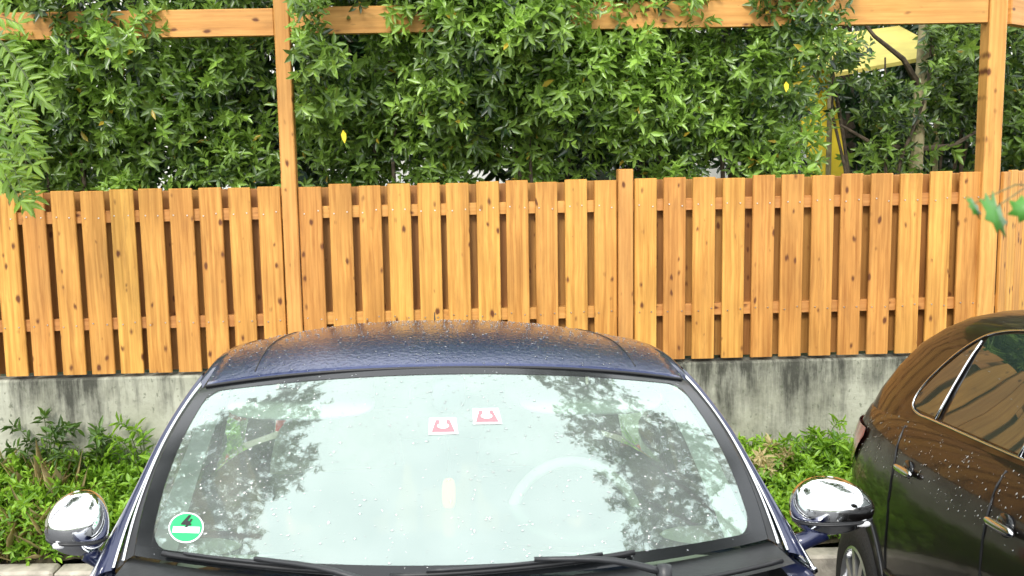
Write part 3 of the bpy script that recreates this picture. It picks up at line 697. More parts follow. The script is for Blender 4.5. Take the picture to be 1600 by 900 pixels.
# ================================================================== PLANTS IN FRONT OF THE WALL
def blades(n, seed, xr, yr, hr, wr, lean=.5):
    gg = np.random.default_rng(seed)
    P = np.stack([gg.uniform(*xr, n), gg.uniform(*yr, n), np.zeros(n)], 1)
    P[:, 2] = [bank_z(a, b_) for a, b_, _ in P]
    D = np.stack([gg.normal(0, lean, n), gg.normal(-.15, lean, n), np.ones(n)], 1)
    N_ = np.stack([gg.normal(0, .5, n), -np.ones(n), gg.normal(.2, .4, n)], 1)
    return P, D, N_, gg.uniform(*hr, n), gg.uniform(*wr, n), gg.beta(2, 2, n)
def cat(*arrs): return [np.concatenate([a[i] for a in arrs]) for i in range(6)]
YR = (KY + .15, FY - .06)
ga = cat(blades(5200, 1, (-4.5, 4.5), YR, (.06, .20), (.008, .016)), blades(2600, 2, (-3.2, -1.0), (KY + .3, FY - .06), (.14, .30), (.010, .02)), blades(1500, 3, (.9, 2.9), (KY + .25, FY - .06), (.10, .26), (.010, .02)))
o = link('grass', leaf_mesh('grass', *ga, M['grass'])); tag(o, 'bright green grass growing between kerb and concrete wall', 'grass', kind='stuff')
# low leafy ground cover: many small fronds
gg = np.random.default_rng(9); n = 4200
P = np.stack([np.where(gg.random(n) < .6, gg.uniform(-3.4, -.7, n), gg.uniform(.9, 3.2, n)), gg.uniform(KY + .10, FY - .06, n), np.zeros(n)], 1)
P[:, 2] = [bank_z(a, b_) + .02 + gg.uniform(0, .22) for a, b_, _ in P]
arr = shoots(P, gg.normal(0, .5, (n, 3)) + (0, -.3, 1.0), 8, .06, 10, (.03, .06), .36, gg.beta(2, 1.8, n))
o = link('ground_cover', leaf_mesh('ground_cover', *arr, M['grass'])); tag(o, 'low leafy ground cover along the foot of the concrete wall', 'plants', kind='stuff')
da = blades(650, 12, (-3.4, -2.35), (KY + .15, FY - .1), (.20, .40), (.003, .006), .7)
o = link('dry_grass', leaf_mesh('dry_grass', *da, M['dry'])); tag(o, 'straw coloured dry grass at the left edge below the wall', 'grass', kind='stuff')
def weed(label, px, y, h, n, seed, mat='grass', spread=.35):
    gg = np.random.default_rng(seed); c = at_y(px, 700, y); x = c[0]; root = empty('weed', (x, y, bank_z(x, y) - .01)); tag(root, label, 'weed', 'weeds against the concrete wall')
    Ps = []; Ds = []
    for k in range(n):
        tip = np.array((gg.normal(0, spread * .5), gg.uniform(-.2, .02), h * gg.uniform(.65, 1)))
        pts = catmull([(0, 0, 0), tip * np.array((.25, .3, .55)), tip * np.array((.75, .8, .95)), tip], 7)
        MB().tube(pts, np.linspace(.005, .002, 7), 5).make('stem', M['stem'], root)
        for i in range(2, 7):
            Ps.append(pts[i]); Ds.append(pts[i] - pts[i - 1])
    Ps = np.array(Ps); Ds = np.array(Ds)
    arr = shoots(Ps, Ds, 5, .03, seed + 1, (.04, .085), .28, gg.beta(2, 2.5, len(Ps)))
    foliage(root, arr, M[mat], arr[0][:, 1], min(120, len(arr[0]) - 4))
weed('tall drooping weed with dark stems at the far left of the wall', 75, 5.6, .50, 7, 401, 'crown_leaf', .4)
weed('thin upright weed next to the tall drooping one', 150, 5.62, .42, 5, 407, 'crown_leaf', .3)
weed('bushy weed against the wall beside the blue car roof pillar', 225, 5.58, .50, 9, 411, 'grass', .4)
weed('low spreading weed by the kerb left of the blue car mirror', 40, 5.3, .3, 8, 415, 'grass', .4)
weed('bushy green weed against the wall near the tail of the black car', 1275, 5.62, .40, 10, 421, 'grass', .45)
weed('reddish low weed between the two cars', 1205, 5.5, .30, 7, 431, 'dry', .3)
weed('green weed half hidden behind the tail lamp of the black car', 1330, 5.6, .38, 8, 437, 'grass', .35)

# ================================================================== WHEEL
def wheel(parent, loc, r, w, side):
    wh = empty('wheel', loc); wh.parent = parent
    MB().lathe([(r * .66, -w / 2), (r * .80, -w / 2 - .006), (r * .95, -w / 2 + .006), (r, -w / 2 + .03), (r, w / 2 - .03), (r * .95, w / 2 - .006), (r * .80, w / 2 + .006), (r * .66, w / 2), (r * .64, 0), (r * .66, -w / 2)], 36).make('tyre', M['tyre'], wh, True)
    s = side
    rim = MB().lathe([(r * .655, s * w / 2), (r * .62, s * (w / 2 + .004)), (r * .59, s * (w / 2 - .02)), (r * .58, -s * w / 2.5)], 36)
    for k in range(10):
        a = 2 * math.pi * k / 10 + .1
        for wdt in (.03,):
            d = np.array((0, math.cos(a), math.sin(a))); t = np.array((0, -math.sin(a), math.cos(a))); h0, h1 = s * (w / 2 - .035), s * (w / 2 - .004)
            v = []
            for (rr, ww) in ((.05, .022), (r * .61, .016)):
                for q in (-1, 1):
                    for hh in (h0, h1): v.append(d * rr + t * ww * q + np.array((hh, 0, 0)))
            rim.add(v, [(0, 1, 3, 2), (4, 6, 7, 5), (0, 4, 5, 1), (2, 3, 7, 6), (1, 5, 7, 3), (0, 2, 6, 4)])
    fix_normals(rim.make('rim', M['rim'], wh))
    MB().lathe([(0.001, s * (w / 2 + .004)), (.03, s * (w / 2 + .002)), (.034, s * (w / 2 - .03))], 16).make('hub_cap', M['trim'], wh, True)
    MB().lathe([(.001, s * .0), (r * .5, s * .0), (r * .5, s * .02), (.001, s * .02)], 24).make('brake_disc', M['plastic'], wh)
    return wh
def ring(hw, uf, ur, n_e=5.0, N_=72):
    uc, L_ = (uf + ur) / 2, (ur - uf) / 2; out = []
    for k in range(N_):
        a = 2 * math.pi * k / N_; c, s = math.cos(a), math.sin(a)
        q = (abs(c) ** n_e + abs(s) ** n_e) ** (-1 / n_e); out.append((hw * q * s, uc + L_ * q * c))
    return out
def solid_loops(levels, zfun, crown=.03, n_e=5.0, N_=72):
    """levels: (w, half width, front u, rear u). Closed body from plan rings"""
    mb = MB(); rings = []
    for (w, hw, uf, ur) in levels:
        r = ring(hw, uf, ur, n_e, N_); b = len(mb.v)
        mb.v += [(x, y, zfun(x, y, w)) for x, y in r]; rings.append(b)
    for a, b in zip(rings, rings[1:]):
        for k in range(N_):
            k2 = (k + 1) % N_; mb.f.append((a + k, a + k2, b + k2, b + k))
    mb.f.append(tuple(rings[0] + k for k in range(N_ - 1, -1, -1)))
    # crowned top made of strips between mirrored ring points
    top = rings[-1]; cols = 10; grid = {}
    w, hw, uf, ur = levels[-1]
    for k in range(N_ // 2 + 1):
        a, c = mb.v[top + k], mb.v[top + (N_ - k) % N_]
        for j in range(cols + 1):
            if k in (0, N_ // 2): grid[k, j] = top + k; continue
            if j == 0: grid[k, j] = top + k; continue
            if j == cols: grid[k, j] = top + (N_ - k) % N_; continue
            t = j / cols; x = a[0] + (c[0] - a[0]) * t; edge = min(1, 4 * k / N_ * 3, 4 * (N_ / 2 - k) / N_ * 3)
            mb.v.append((x, a[1], a[2] + crown * 4 * t * (1 - t) * edge)); grid[k, j] = len(mb.v) - 1
    for k in range(N_ // 2):
        for j in range(cols):
            q = []
            for idx in (grid[k, j], grid[k + 1, j], grid[k + 1, j + 1], grid[k, j + 1]):
                if idx not in q: q.append(idx)
            if len(q) >= 3: mb.f.append(tuple(q))
    return mb
def cut(o, cutter_mb, name):
    c = cutter_mb.make(name, M['plastic']); fix_normals(c)
    m = o.modifiers.new('cut', 'BOOLEAN'); m.operation = 'DIFFERENCE'; m.object = c; m.solver = 'EXACT'
    dg = bpy.context.evaluated_depsgraph_get(); ev = o.evaluated_get(dg); me = bpy.data.meshes.new_from_object(ev)
    o.modifiers.clear(); o.data = me; bpy.data.objects.remove(c)
    return o
def cyl_x(cx0, cx1, u, w, r, n=40):
    mb = MB(); 
    for x in (cx0, cx1):
        for k in range(n): mb.v.append((x, u + r * math.cos(2 * math.pi * k / n), w + r * math.sin(2 * math.pi * k / n)))
    mb.f.append(tuple(range(n))); mb.f.append(tuple(range(2 * n - 1, n - 1, -1)))
    for k in range(n): k2 = (k + 1) % n; mb.f.append((k, n + k, n + k2, k2))
    return mb
def shade_smooth(o, ang=.6):
    o.data.polygons.foreach_set('use_smooth', [True] * len(o.data.polygons))
    try: o.data.set_sharp_from_angle(angle=ang)
    except Exception: pass
    return o
def rounded_box(name, c, half, mat, parent, e=4.0, n=14, rot=(0, 0, 0)):
    mb = MB(); P = np.zeros((n + 1, 2 * n + 1, 3))
    sg = lambda x, p: math.copysign(abs(x) ** p, x)
    for i in range(n + 1):
        a = -math.pi / 2 + math.pi * i / n
        for j in range(2 * n + 1):
            b_ = -math.pi + 2 * math.pi * j / (2 * n)
            P[i, j] = (half[0] * sg(math.cos(a), 2 / e) * sg(math.cos(b_), 2 / e), half[1] * sg(math.cos(a), 2 / e) * sg(math.sin(b_), 2 / e), half[2] * sg(math.sin(a), 2 / e))
    mb.grid(P); return mb.make(name, mat, parent, True, loc=c, rot=rot)

# ================================================================== BLUE CAR (faces the camera)
TILT = math.atan(SLOPE)
car = empty('parked_car', (-.04, 1.78, ground_z(1.78)), (-TILT, CROSS, .062))
tag(car, 'dark blue hatchback with chrome door mirrors facing the camera, its windscreen wet with rain', 'car', 'parked cars')
# local axes: x across, y towards the tail, z up
def hood_z(x, y, w):
    return w - .20 * (w / .95) ** 3 * float(sstep(.25, -1.1, y)) 
body = solid_loops([(.19, .74, -.93, 2.40), (.30, .80, -1.05, 2.50), (.50, .835, -1.10, 2.55), (.68, .842, -1.09, 2.54), (.80, .835, -1.03, 2.50), (.885, .822, -.96, 2.46), (.93, .805, -.90, 2.43)], hood_z, .035).make('body', [M['blue'], M['plastic']], car)
fix_normals(body)
for u in (-.50, 1.90): cut(body, cyl_x(-1, 1, u, .30, .345), 'arch')
cut(body, MB().box((-.70, .16, .38), (.70, 2.2, 1.3)), 'cabin'); shade_smooth(body)
for u in (-.50, 1.90):
    for s in (-1, 1): wheel(car, (s * .735, u, .285), .29, .185, s)
# windscreen surface
def WS(s, t):
    base = np.array((.69 * t, .03 + .17 * t * t, .972 + .012 * t * t)); head = np.array((.645 * t, .60 + .11 * t * t, 1.366 - .052 * t * t))
    p = lerp(base, head, s); k = 4 * s * (1 - s)
    p = p + k * .020 * np.array((0, -.55, .83)); p[0] *= 1 + .035 * k
    return p
TE = 1.055
def ws_patch(s0, s1, t0, t1, ns, nt, off):
    n_ = np.array((0, -.55, .83)); return [[WS(s, t) + n_ * off for t in np.linspace(t0, t1, nt)] for s in np.linspace(s0, s1, ns)]
wsn = MB().grid(ws_patch(.03, .97, -1.01, 1.01, 25, 49, 0)).make('windscreen', M['windscreen'], car, True)
fr = MB(); fr.grid(ws_patch(0, .045, -TE, TE, 3, 49, .0015)).grid(ws_patch(.955, 1, -TE, TE, 3, 49, .0015)).grid(ws_patch(.045, .955, -TE, -1, 25, 4, .0015)).grid(ws_patch(.045, .955, 1, TE, 25, 4, .0015))
for sg in (-1, 1):     # rounded inner corners of the black border
    for s0, sd_ in ((.045, 1), (.955, -1)):
        c = [WS(s0, sg * 1.0)]; arc = []
        for a in np.linspace(0, math.pi / 2, 7): arc.append(WS(s0 + sd_ * .10 * (1 - math.sin(a)), sg * (1.0 - .055 * (1 - math.cos(a)))))
        n_ = np.array((0, -.55, .83)) * .0018; b = len(fr.v); fr.v += [tuple(p + n_) for p in c + arc]
        for k in range(6): fr.f.append((b, b + 1 + k, b + 2 + k))
fr.make('black_border', M['frit'], wsn, True)
# roof
def w_c(u): return float(np.interp(u, [.6, .65, .70, .76, .83, .92, 1.02, 1.15, 1.3, 1.55, 1.75, 1.95, 2.15], [1.366, 1.3865, 1.403, 1.4185, 1.4325, 1.445, 1.453, 1.459, 1.462, 1.461, 1.452, 1.433, 1.405]))
def v_e(u): return float(np.interp(u, [.6, .72, 1.0, 1.4, 1.8, 2.15], [.65, .66, .66, .658, .645, .62]))
def roof_pt(s, t):
    u0 = .60 + .11 * t * t * 1.05; u = lerp(u0, 2.15 - .05 * t * t, s)
    dr = lerp(.052, .068, min(1, s * 2.5)); ve = lerp(.67, v_e(u), min(1, s * 4))
    return np.array((ve * t, u, w_c(.60 + (u - u0) * (2.15 - .60) / (2.15 - u0)) - dr * abs(t) ** 2.3))
roof = MB().grid([[roof_pt(s, t) for t in np.linspace(-1, 1, 41)] for s in np.linspace(0.004, 1, 70)]).make('roof', M['blue_wet'], car, True); solidify(roof, .012)
MB().tube([roof_pt(.004, t) + np.array((0, -.004, -.002)) for t in np.linspace(-1, 1, 41)], .0045, 6).make('roof_edge_seal', M['rubber'], car, True)
# sunroof-like ribs: two shallow roof channels
for sg in (-1, 1):
    MB().tube([roof_pt(s, sg * .80) + np.array((0, 0, .0005)) for s in np.linspace(.03, .99, 24)], .0022, 6).make('roof_channel', M['rubber'], roof, True)
rounded_box('antenna_base', (0, 2.02, 1.428), (.02, .045, .012), M['plastic'], roof, 2.5, 8)
MB().tube([(0, 2.0, 1.435), (0, 2.06, 1.475)], [.004, .002], 6).make('antenna', M['plastic'], roof)
# roof pillars with their bright trims
def pil_out(s):
    return np.array((np.interp(s, [0, .15, .4, .7, 1], [.828, .815, .778, .738, .692]), np.interp(s, [0, .15, .4, .7, 1], [.20, .28, .42, .62, .85]), np.interp(s, [0, .15, .4, .7, 1], [.915, .972, 1.085, 1.232, 1.338])))
PO = catmull([pil_out(s) for s in (0, .2, .4, .6, .8, 1)] + [np.array((.695, 1.15, 1.362)), np.array((.695, 1.5, 1.37)), np.array((.68, 1.85, 1.352)), np.array((.66, 2.12, 1.315))], 46)
PI = [WS(s, TE) for s in np.linspace(0, 1, 26)] + [roof_pt(s, 1) for s in np.linspace(.05, 1, 20)]
PI = np.array(PI)
for sg in (-1, 1):
    mir = np.array((sg, 1, 1))
    def strip(q0, q1, lift0, lift1, i0, i1, nq=5, bul=0):
        G = []
        for i in range(i0, i1):
            row = []
            n_ = np.array((.55, -.45, .70)); n_ = n_ / np.linalg.norm(n_)
            for q in np.linspace(q0, q1, nq):
                k = (q - q0) / (q1 - q0)
                row.append((lerp(PI[i], PO[i], q) + n_ * (lerp(lift0, lift1, k) + bul * 4 * k * (1 - k))) * mir)
            G.append(row)
        return G
    MB().grid(strip(0, .17, .002, .004, 0, 26)).make('windscreen_seal', M['rubber'], car, True)
    MB().grid(strip(.17, .23, .006, .006, 0, 26, 4, .004)).make('pillar_trim', M['trim'], car, True)
    MB().grid(strip(.23, .38, .000, .000, 0, 26)).make('pillar_gap', M['rubber'], car, True)
    MB().grid(strip(.38, .44, .006, .006, 0, 27, 4, .004)).make('pillar_trim', M['trim'], car, True)
    pl = MB().grid(strip(.44, 1.0, .004, .0, 0, 26, 9, .014)).grid(strip(0, 1.0, .0, .0, 25, 46, 9, .014)).make('roof_pillar', M['blue'], car, True)
    MB().tube([PO[i] * mir + np.array((sg * .003, 0, 0)) for i in range(0, 46)], .006, 6).make('door_frame_trim', M['trim'], car, True)
    # side glass from belt to pillar/roof rail
    top = PO[3:46]; G = []
    for q in np.linspace(0, 1, 8):
        row = []
        for p in top:
            bel = np.array((.815, p[1] + .16 * max(0, (p[1] - 1.7)), .925)); row.append((lerp(bel, p, q) + np.array((.012 * 4 * q * (1 - q), 0, 0))) * mir)
        G.append(row)
    MB().grid(G).make('side_window', M['glass'], car, True)
    for u in (1.28,):
        MB().box((-.012, -.045, 0), (.012, .045, .44)).make('centre_pillar', M['plastic'], car, loc=(sg * .79, u, .92), rot=(0, -sg * .235, 0))
    MB().tube([(sg * .832, u, .915) for u in np.linspace(.2, 2.2, 12)], .009, 6).make('belt_trim', M['trim'], car, True)
    rounded_box('door_handle', (sg * .85, 1.12, .80), (.012, .075, .014), M['trim'], car, 3, 8)
    for uu in (.28, 1.27): MB().tube([(sg * np.interp(w, [.25, .5, .68, .8, .885, .93], [.78, .836, .843, .836, .823, .806]), uu + (.04 if uu < 1 else 0) * 0, w) for w in np.linspace(.27, .92, 12)], .0035, 5).make('door_seam', M['rubber'], car)
    # rear quarter skin
    c0, c1 = PO[45] * mir, np.array((sg * .80, 2.28, .925))
    MB().grid([[lerp(np.array(PO[40] * mir), c0, a) * (1 - q) + lerp(np.array((sg * .815, 2.15, .925)), np.array((sg * .72, 2.42, .93)), a) * q for a in (0, .5, 1)] for q in np.linspace(0, 1, 6)]).make('rear_pillar', M['blue'], car, True)
    rounded_box('headlight', (sg * .62, -.90, .60), (.15, .17, .09), M['clear_lens'], car, 2.5, 10, (0, 0, sg * .5))
    rounded_box('tail_lamp', (sg * .70, 2.42, .68), (.10, .08, .11), M['red_lens'], car, 3, 10, (0, 0, 0))
# tailgate glass
MB().grid([[lerp(np.array((t * .64, 2.10 + .03 * (1 - t * t), 1.385 - .06 * t * t)), np.array((t * .72, 2.44, .93)), q) for t in np.linspace(-1, 1, 15)] for q in np.linspace(0, 1, 8)]).make('rear_window', M['glass'], car, True)
# cowl panel and wipers
cowl = [[lerp(WS(0, t) + np.array((0, -.13, -.022)), WS(0, t) + np.array((0, .012, -.010)), q) for t in np.linspace(-1.08, 1.08, 41)] for q in np.linspace(0, 1, 4)]
cw = MB().grid(cowl).make('cowl_panel', M['plastic'], car, True)
MB().tube([WS(0, t) + np.array((0, -.135, -.006)) for t in np.linspace(-1.02, 1.02, 41)], .006, 6).make('bonnet_seal', M['rubber'], car, True)
def wiper(t0, t1, sA, sB, pt, ps):
    wp = empty('wiper'); wp.parent = car
    n_ = np.array((0, -.55, .83))
    bl = [WS(lerp(sA, sB, k), lerp(t0, t1, k)) + n_ * .014 for k in np.linspace(0, 1, 15)]
    MB().tube(bl, .0065, 6).make('blade', M['rubber'], wp, True)
    MB().tube([p + n_ * .012 for p in bl[2:-2]], .004, 6).make('blade_bridge', M['plastic'], wp, True)
    piv = WS(0, pt) + np.array((0, -.075, .0)); mid = bl[8] + n_ * .022
    MB().tube(catmull([piv, lerp(piv, mid, .45) + n_ * .02, mid], 8), np.linspace(.009, .005, 8), 8).make('arm', M['plastic'], wp, True)
    MB().lathe([(.001, .03), (.016, .026), (.018, 0)], 12, 'z').make('pivot_cap', M['plastic'], wp, True, loc=tuple(piv - np.array((0, 0, .012))))
wiper(-.95, -.40, .012, .005, -.22, 0); wiper(-.22, .55, -.005, .03, .62, 0)
# door mirrors
def door_mirror(sg, scale, yaw):
    mr = empty('door_mirror', (.915 if sg > 0 else -.880, .30, 1.045), (0, 0, yaw)); mr.parent = car; mr.scale = (scale[0], 1, scale[1])
    n = 18; cap = MB(); low = MB()
    def pt(a, b_):  # a latitude, b longitude; flattened at the back (y>0)
        e = 2.25; sgp = lambda x: math.copysign(abs(x) ** (2 / e), x)
        x = .108 * sgp(math.cos(a)) * sgp(math.cos(b_)); y = -.085 * sgp(math.cos(a)) * max(math.sin(b_), 0) ** (2 / e); z = .072 * sgp(math.sin(a))
        x *= 1 - .20 * max(0, z) / .072 * (1 if sg * x > 0 else .4); z *= 1 - .15 * (sg * x / .108)
        return (x, y, z)
    split = -.42
    cap.grid([[pt(a, b_) for b_ in np.linspace(0, math.pi, 25)] for a in np.linspace(split, math.pi / 2, 14)])
    low.grid([[pt(a, b_) for b_ in np.linspace(0, math.pi, 25)] for a in np.linspace(-math.pi / 2, split, 8)])
    solidify(cap.make('mirror_cap', M['chrome'], mr, True), .004, 1)
    low.make('mirror_base', M['chrome'] if sg > 0 else M['chrome'], mr, True)
    MB().tube([pt(split, b_) for b_ in np.linspace(.05, math.pi - .05, 25)], .0035, 6).make('mirror_seam', M['rubber'], mr, True)
    MB().grid([[tuple(np.array(pt(a, b_)) * (.90, 0, .90) + np.array((0, .004, 0))) for b_ in (0, math.pi)] for a in np.linspace(-math.pi / 2, math.pi / 2, 14)]).make('mirror_glass', M['mirror_glass'], mr)
    MB().grid([[tuple(np.array(pt(a, b_)) * (.97, 0, .97) + np.array((0, .001, 0))) for b_ in (0, math.pi)] for a in np.linspace(-math.pi / 2, math.pi / 2, 14)]).make('mirror_back', M['plastic'], mr)
    inv = np.array((-sg, 0, 0))
    MB().tube(catmull([(-sg * .03, -.02, -.058), (-sg * .07, -.015, -.085), (-sg * .115, .0, -.105)], 8), [.03, .028, .025, .023, .023, .025, .03, .034], 10).make('mirror_stalk', M['blue'], mr, True)
    rounded_box('indicator', (sg * .055, -.062, -.034), (.022, .01, .008), M['clear_lens'], mr, 2.5, 8)
    return mr
door_mirror(1, (.94, .96), -.05); door_mirror(-1, (.66, 1.02), .30)
# interior
dsh = MB().grid([[(v, lerp(.10 + .17 * (v / .7) ** 2, .62, q), .93 + .02 * math.sin(q * 3.1) - .10 * max(0, q - .8) / .2 * 1.0) for v in np.linspace(-.70, .70, 21)] for q in np.linspace(0, 1, 12)]).make('dashboard', M['dash'], car, True)
sw = MB(); 
sw.tube([np.array((.36, .72, .90)) + .185 * np.array((math.cos(a), .40 * math.sin(a), .92 * math.sin(a))) for a in np.linspace(0, 2 * math.pi, 33)], .016, 8, False)
swo = sw.make('steering_wheel', M['dash'], car, True); rounded_box('hub', (.36, .715, .89), (.07, .03, .055), M['grey_trim'], swo, 3, 8, (.4, 0, 0))
for a in (0.1, math.pi - .1): MB().tube([np.array((.36, .715, .89)), np.array((.36, .72, .90)) + .18 * np.array((math.cos(a), .4 * math.sin(a), .92 * math.sin(a)))], .014, 6).make('spoke', M['grey_trim'], swo)
for sg in (-1, 1):
    st = empty('front_seat'); st.parent = car
    rounded_box('seat_cushion', (sg * .36, 1.08, .52), (.25, .26, .09), M['seat'], st, 4, 12)
    rounded_box('backrest', (sg * .36, 1.36, .84), (.235, .07, .33), M['seat'], st, 3.5, 14, (-.25, 0, 0))
    rounded_box('headrest', (sg * .36, 1.44, 1.235), (.13, .05, .085), M['seat'], st, 3, 12, (-.2, 0, 0))
    for q in (-.05, .05): MB().tube([(sg * .36 + q, 1.40, 1.10), (sg * .36 + q, 1.435, 1.20)], .007, 6).make('headrest_rod', M['trim'], st)
    G = [[np.array((sg * lerp(.705 - .05 * s, .66 - .03 * s, q), 0, 0)) + np.array((0, 1, 1)) * (WS(s, 1.0) + np.array((0, .02 + .075 * q, -.02 - .02 * q))) for q in np.linspace(0, 1, 5)] for s in np.linspace(.03, .97, 16)]
    MB().grid(G).make('pillar_lining', M['cream'], car, True)
    vz = rounded_box('sun_visor', (sg * .41, .735, 1.258), (.205, .012, .052), M['cream'], car, 2.8, 14, (-.75, 0, 0))
rounded_box('rear_seat', (0, 1.98, .72), (.62, .10, .36), M['seat'], car, 5, 16, (-.2, 0, 0))
for sg in (-1, 0, 1): rounded_box('rear_headrest', (sg * .40, 2.04, 1.12), (.11, .04, .07), M['seat'], car, 3, 10)
rl = MB().grid([[roof_pt(s, t) + np.array((0, .01, -.028)) for t in np.linspace(-.97, .97, 21)] for s in np.linspace(.02, .97, 16)]).make('headliner', M['cream'], car, True)
rounded_box('mirror_mount', (.0, .655, 1.296), (.046, .03, .062), M['lilac'], car, 3, 12, (.6, 0, 0))
rounded_box('rear_view_mirror', (.0, .745, 1.245), (.115, .016, .034), M['plastic'], car, 3, 12)
rounded_box('air_freshener', (.0, .70, 1.005), (.020, .008, .045), M['amber'], car, 3, 8)
MB().tube([(0, .70, 1.05), (0, .745, 1.215)], .0015, 5).make('freshener_cord', M['rubber'], car)
# stickers behind the glass
def ws_hit(px, py):
    A = rZ(.062) @ rY(CROSS) @ rX(-TILT); O = np.array(car.location); d = A.T @ ray(px, py); o_ = A.T @ (CAM - O)
    best = None
    for s in np.linspace(0, 1, 121):
        for t in np.linspace(-1, 1, 161):
            p = WS(s, t) - o_; e = p / p[1] - d / d[1]; q = abs(e[0]) + abs(e[2])
            if best is None or q < best[0]: best = (q, s, t)
    return best[1], best[2]
def decal(name, px, py, polys, mats, parts, w, h, rot=0):
    """flat stickers following the glass; polys in unit square [-.5,.5]"""
    s0, t0 = ws_hit(px, py); ob = None
    for k, (pl, mt, nm) in enumerate(zip(polys, mats, parts)):
        v = []
        for (a, b_) in pl:
            aa = a * math.cos(rot) - b_ * math.sin(rot) * h / w; bb = a * math.sin(rot) * w / h + b_ * math.cos(rot)
            v.append(WS(s0 + bb * h / .70, t0 + aa * w / .68) + np.array((0, -.55, .83)) * (.0016 + .0007 * k))
        o = obj(nm, v, [tuple(range(len(v)))], mt, wsn)
        if k == 0: ob = o
    return ob
circ = [(.5 * math.cos(a), .5 * math.sin(a)) for a in np.linspace(0, 2 * math.pi, 33)[:-1]]
circ_s = [(x * .92, y * .92) for x, y in circ]
four = [(.02, .40), (.10, .40), (.02, .20), (.07, .20), (.10, .28), (.16, .28), (.10, .12), (.15, .12), (.13, .06), (.07, .06), (.04, -.02), (-.03, -.02), (.0, .06), (-.16, .06), (-.14, .12)]
decal('round_sticker', 290, 826, [circ, circ_s, [(-.36, -.22), (.40, -.16), (.40, .04), (-.36, -.02)], four], [M['white_sticker'], M['green_sticker'], M['white_sticker'], M['black_print']], ['round_sticker', 'round_sticker_print', 'plate_field', 'sticker_number'], .084, .094)
for px, py in ((692, 667), (758, 651)):
    sq = [(-.5, -.5), (.5, -.5), (.46, .5), (-.46, .5)]
    trap = [(-.40, -.38), (.40, -.38), (.24, .36), (.12, .36), (.12, .05), (0, -.12), (-.12, .05), (-.12, .36), (-.24, .36)]
    inner = [(.20 * math.cos(a), -.02 + .16 * math.sin(a)) for a in np.linspace(0, 2 * math.pi, 15)[:-1]]
    decal('toll_sticker', px, py, [sq, trap, inner], [M['white_sticker'], M['red_print'], M['white_sticker']], ['toll_sticker', 'toll_sticker_print', 'toll_sticker_window'], .072, .062)
# rain beads
def beads(name, n, fn, parent, seed, rr=(.0012, .0042)):
    gg = np.random.default_rng(seed); mb = MB()
    for _ in range(n):
        p, nr = fn(gg); r = gg.uniform(*rr) if gg.random() < .85 else rr[1] * 1.5
        nr = nr / np.linalg.norm(nr); a = np.cross(nr, (1, .1, .2)); a /= np.linalg.norm(a); c = np.cross(nr, a); st = 1 + gg.random() * .8
        v = [p + r * (math.cos(q) * a + st * math.sin(q) * c) for q in np.arange(6) * math.pi / 3] + [p + .6 * r * (math.cos(q) * a + st * math.sin(q) * c) + nr * r * .4 for q in np.arange(6) * math.pi / 3 + .3] + [p + nr * r * .55]
        f = [(k, (k + 1) % 6, 6 + (k + 1) % 6, 6 + k) for k in range(6)] + [(6 + k, 6 + (k + 1) % 6, 12) for k in range(6)]
        mb.add(v, f)
    o = mb.make(name, M['water'], parent, True); o['kind'] = 'stuff'; return o
def on_ws(g_):
    s, t = g_.uniform(.02, .98), g_.uniform(-1, 1); p = WS(s, t); a = WS(s + .01, t) - p; b_ = WS(s, t + .01) - p; return p + np.array((0, -.0005, .0008)), np.cross(b_, a)
def on_roof(g_):
    s, t = g_.uniform(.01, .98), g_.uniform(-1, 1); p = roof_pt(s, t); return p + np.array((0, 0, .0005)), np.array((.1 * t, 0, 1.))
beads('raindrops', 1500, on_ws, wsn, 41, (.0004, .0019)); beads('raindrops', 2000, on_roof, roof, 42, (.0008, .0022))

# ================================================================== BLACK CAR (right edge)
C2 = (2.35, 3.5, ground_z(3.5, 2.35) + .045); Y2 = -.118
car2 = empty('parked_car', C2, (-TILT, CROSS, Y2)); tag(car2, 'black brown hatchback at the right edge seen from its rear door, reflecting the fence', 'car', 'parked cars')
def nose_z(x, y, w):
    return w - .26 * (w / 1.05) ** 3 * float(sstep(-1.7, -3.3, y))
LV = [(.17, .76, -3.18, .52), (.28, .83, -3.32, .60), (.45, .862, -3.40, .66), (.62, .868, -3.40, .68), (.76, .878, -3.36, .66), (.84, .872, -3.3, .62), (.90, .862, -3.26, .64), (.97, .845, -3.20, .60), (1.02, .822, -3.15, .57), (1.05, .795, -3.1, .54)]
b2 = solid_loops(LV, nose_z, .03, 5.0, 96).make('body', [M['black_paint'], M['plastic']], car2); fix_normals(b2)
for u in (-2.55, 0): cut(b2, cyl_x(-1.2, 1.2, u, .31, .36, 48), 'arch')
shade_smooth(b2, .7)
def side2(u, w, levels=LV, n_e=5.0):
    ws_ = [l[0] for l in levels]; hw = np.interp(w, ws_, [l[1] for l in levels]); uf = np.interp(w, ws_, [l[2] for l in levels]); ur = np.interp(w, ws_, [l[3] for l in levels])
    q = min(.9999, abs((u - (uf + ur) / 2) / ((ur - uf) / 2))); return hw * (1 - q ** n_e) ** (1 / n_e)
GV = [(1.03, .80, -2.25, .56), (1.10, .772, -2.05, .50), (1.20, .726, -1.85, .385), (1.30, .678, -1.65, .225), (1.37, .636, -1.48, .03), (1.415, .585, -1.32, -.12), (1.442, .51, -1.18, -.26), (1.455, .42, -1.05, -.38)]
gh = solid_loops(GV, lambda x, y, w: w, .012, 4.5, 96).make('cabin_shell', M['black_paint'], car2); fix_normals(gh); shade_smooth(gh, .8)
def gside(u, w): return side2(u, w, GV, 4.5)
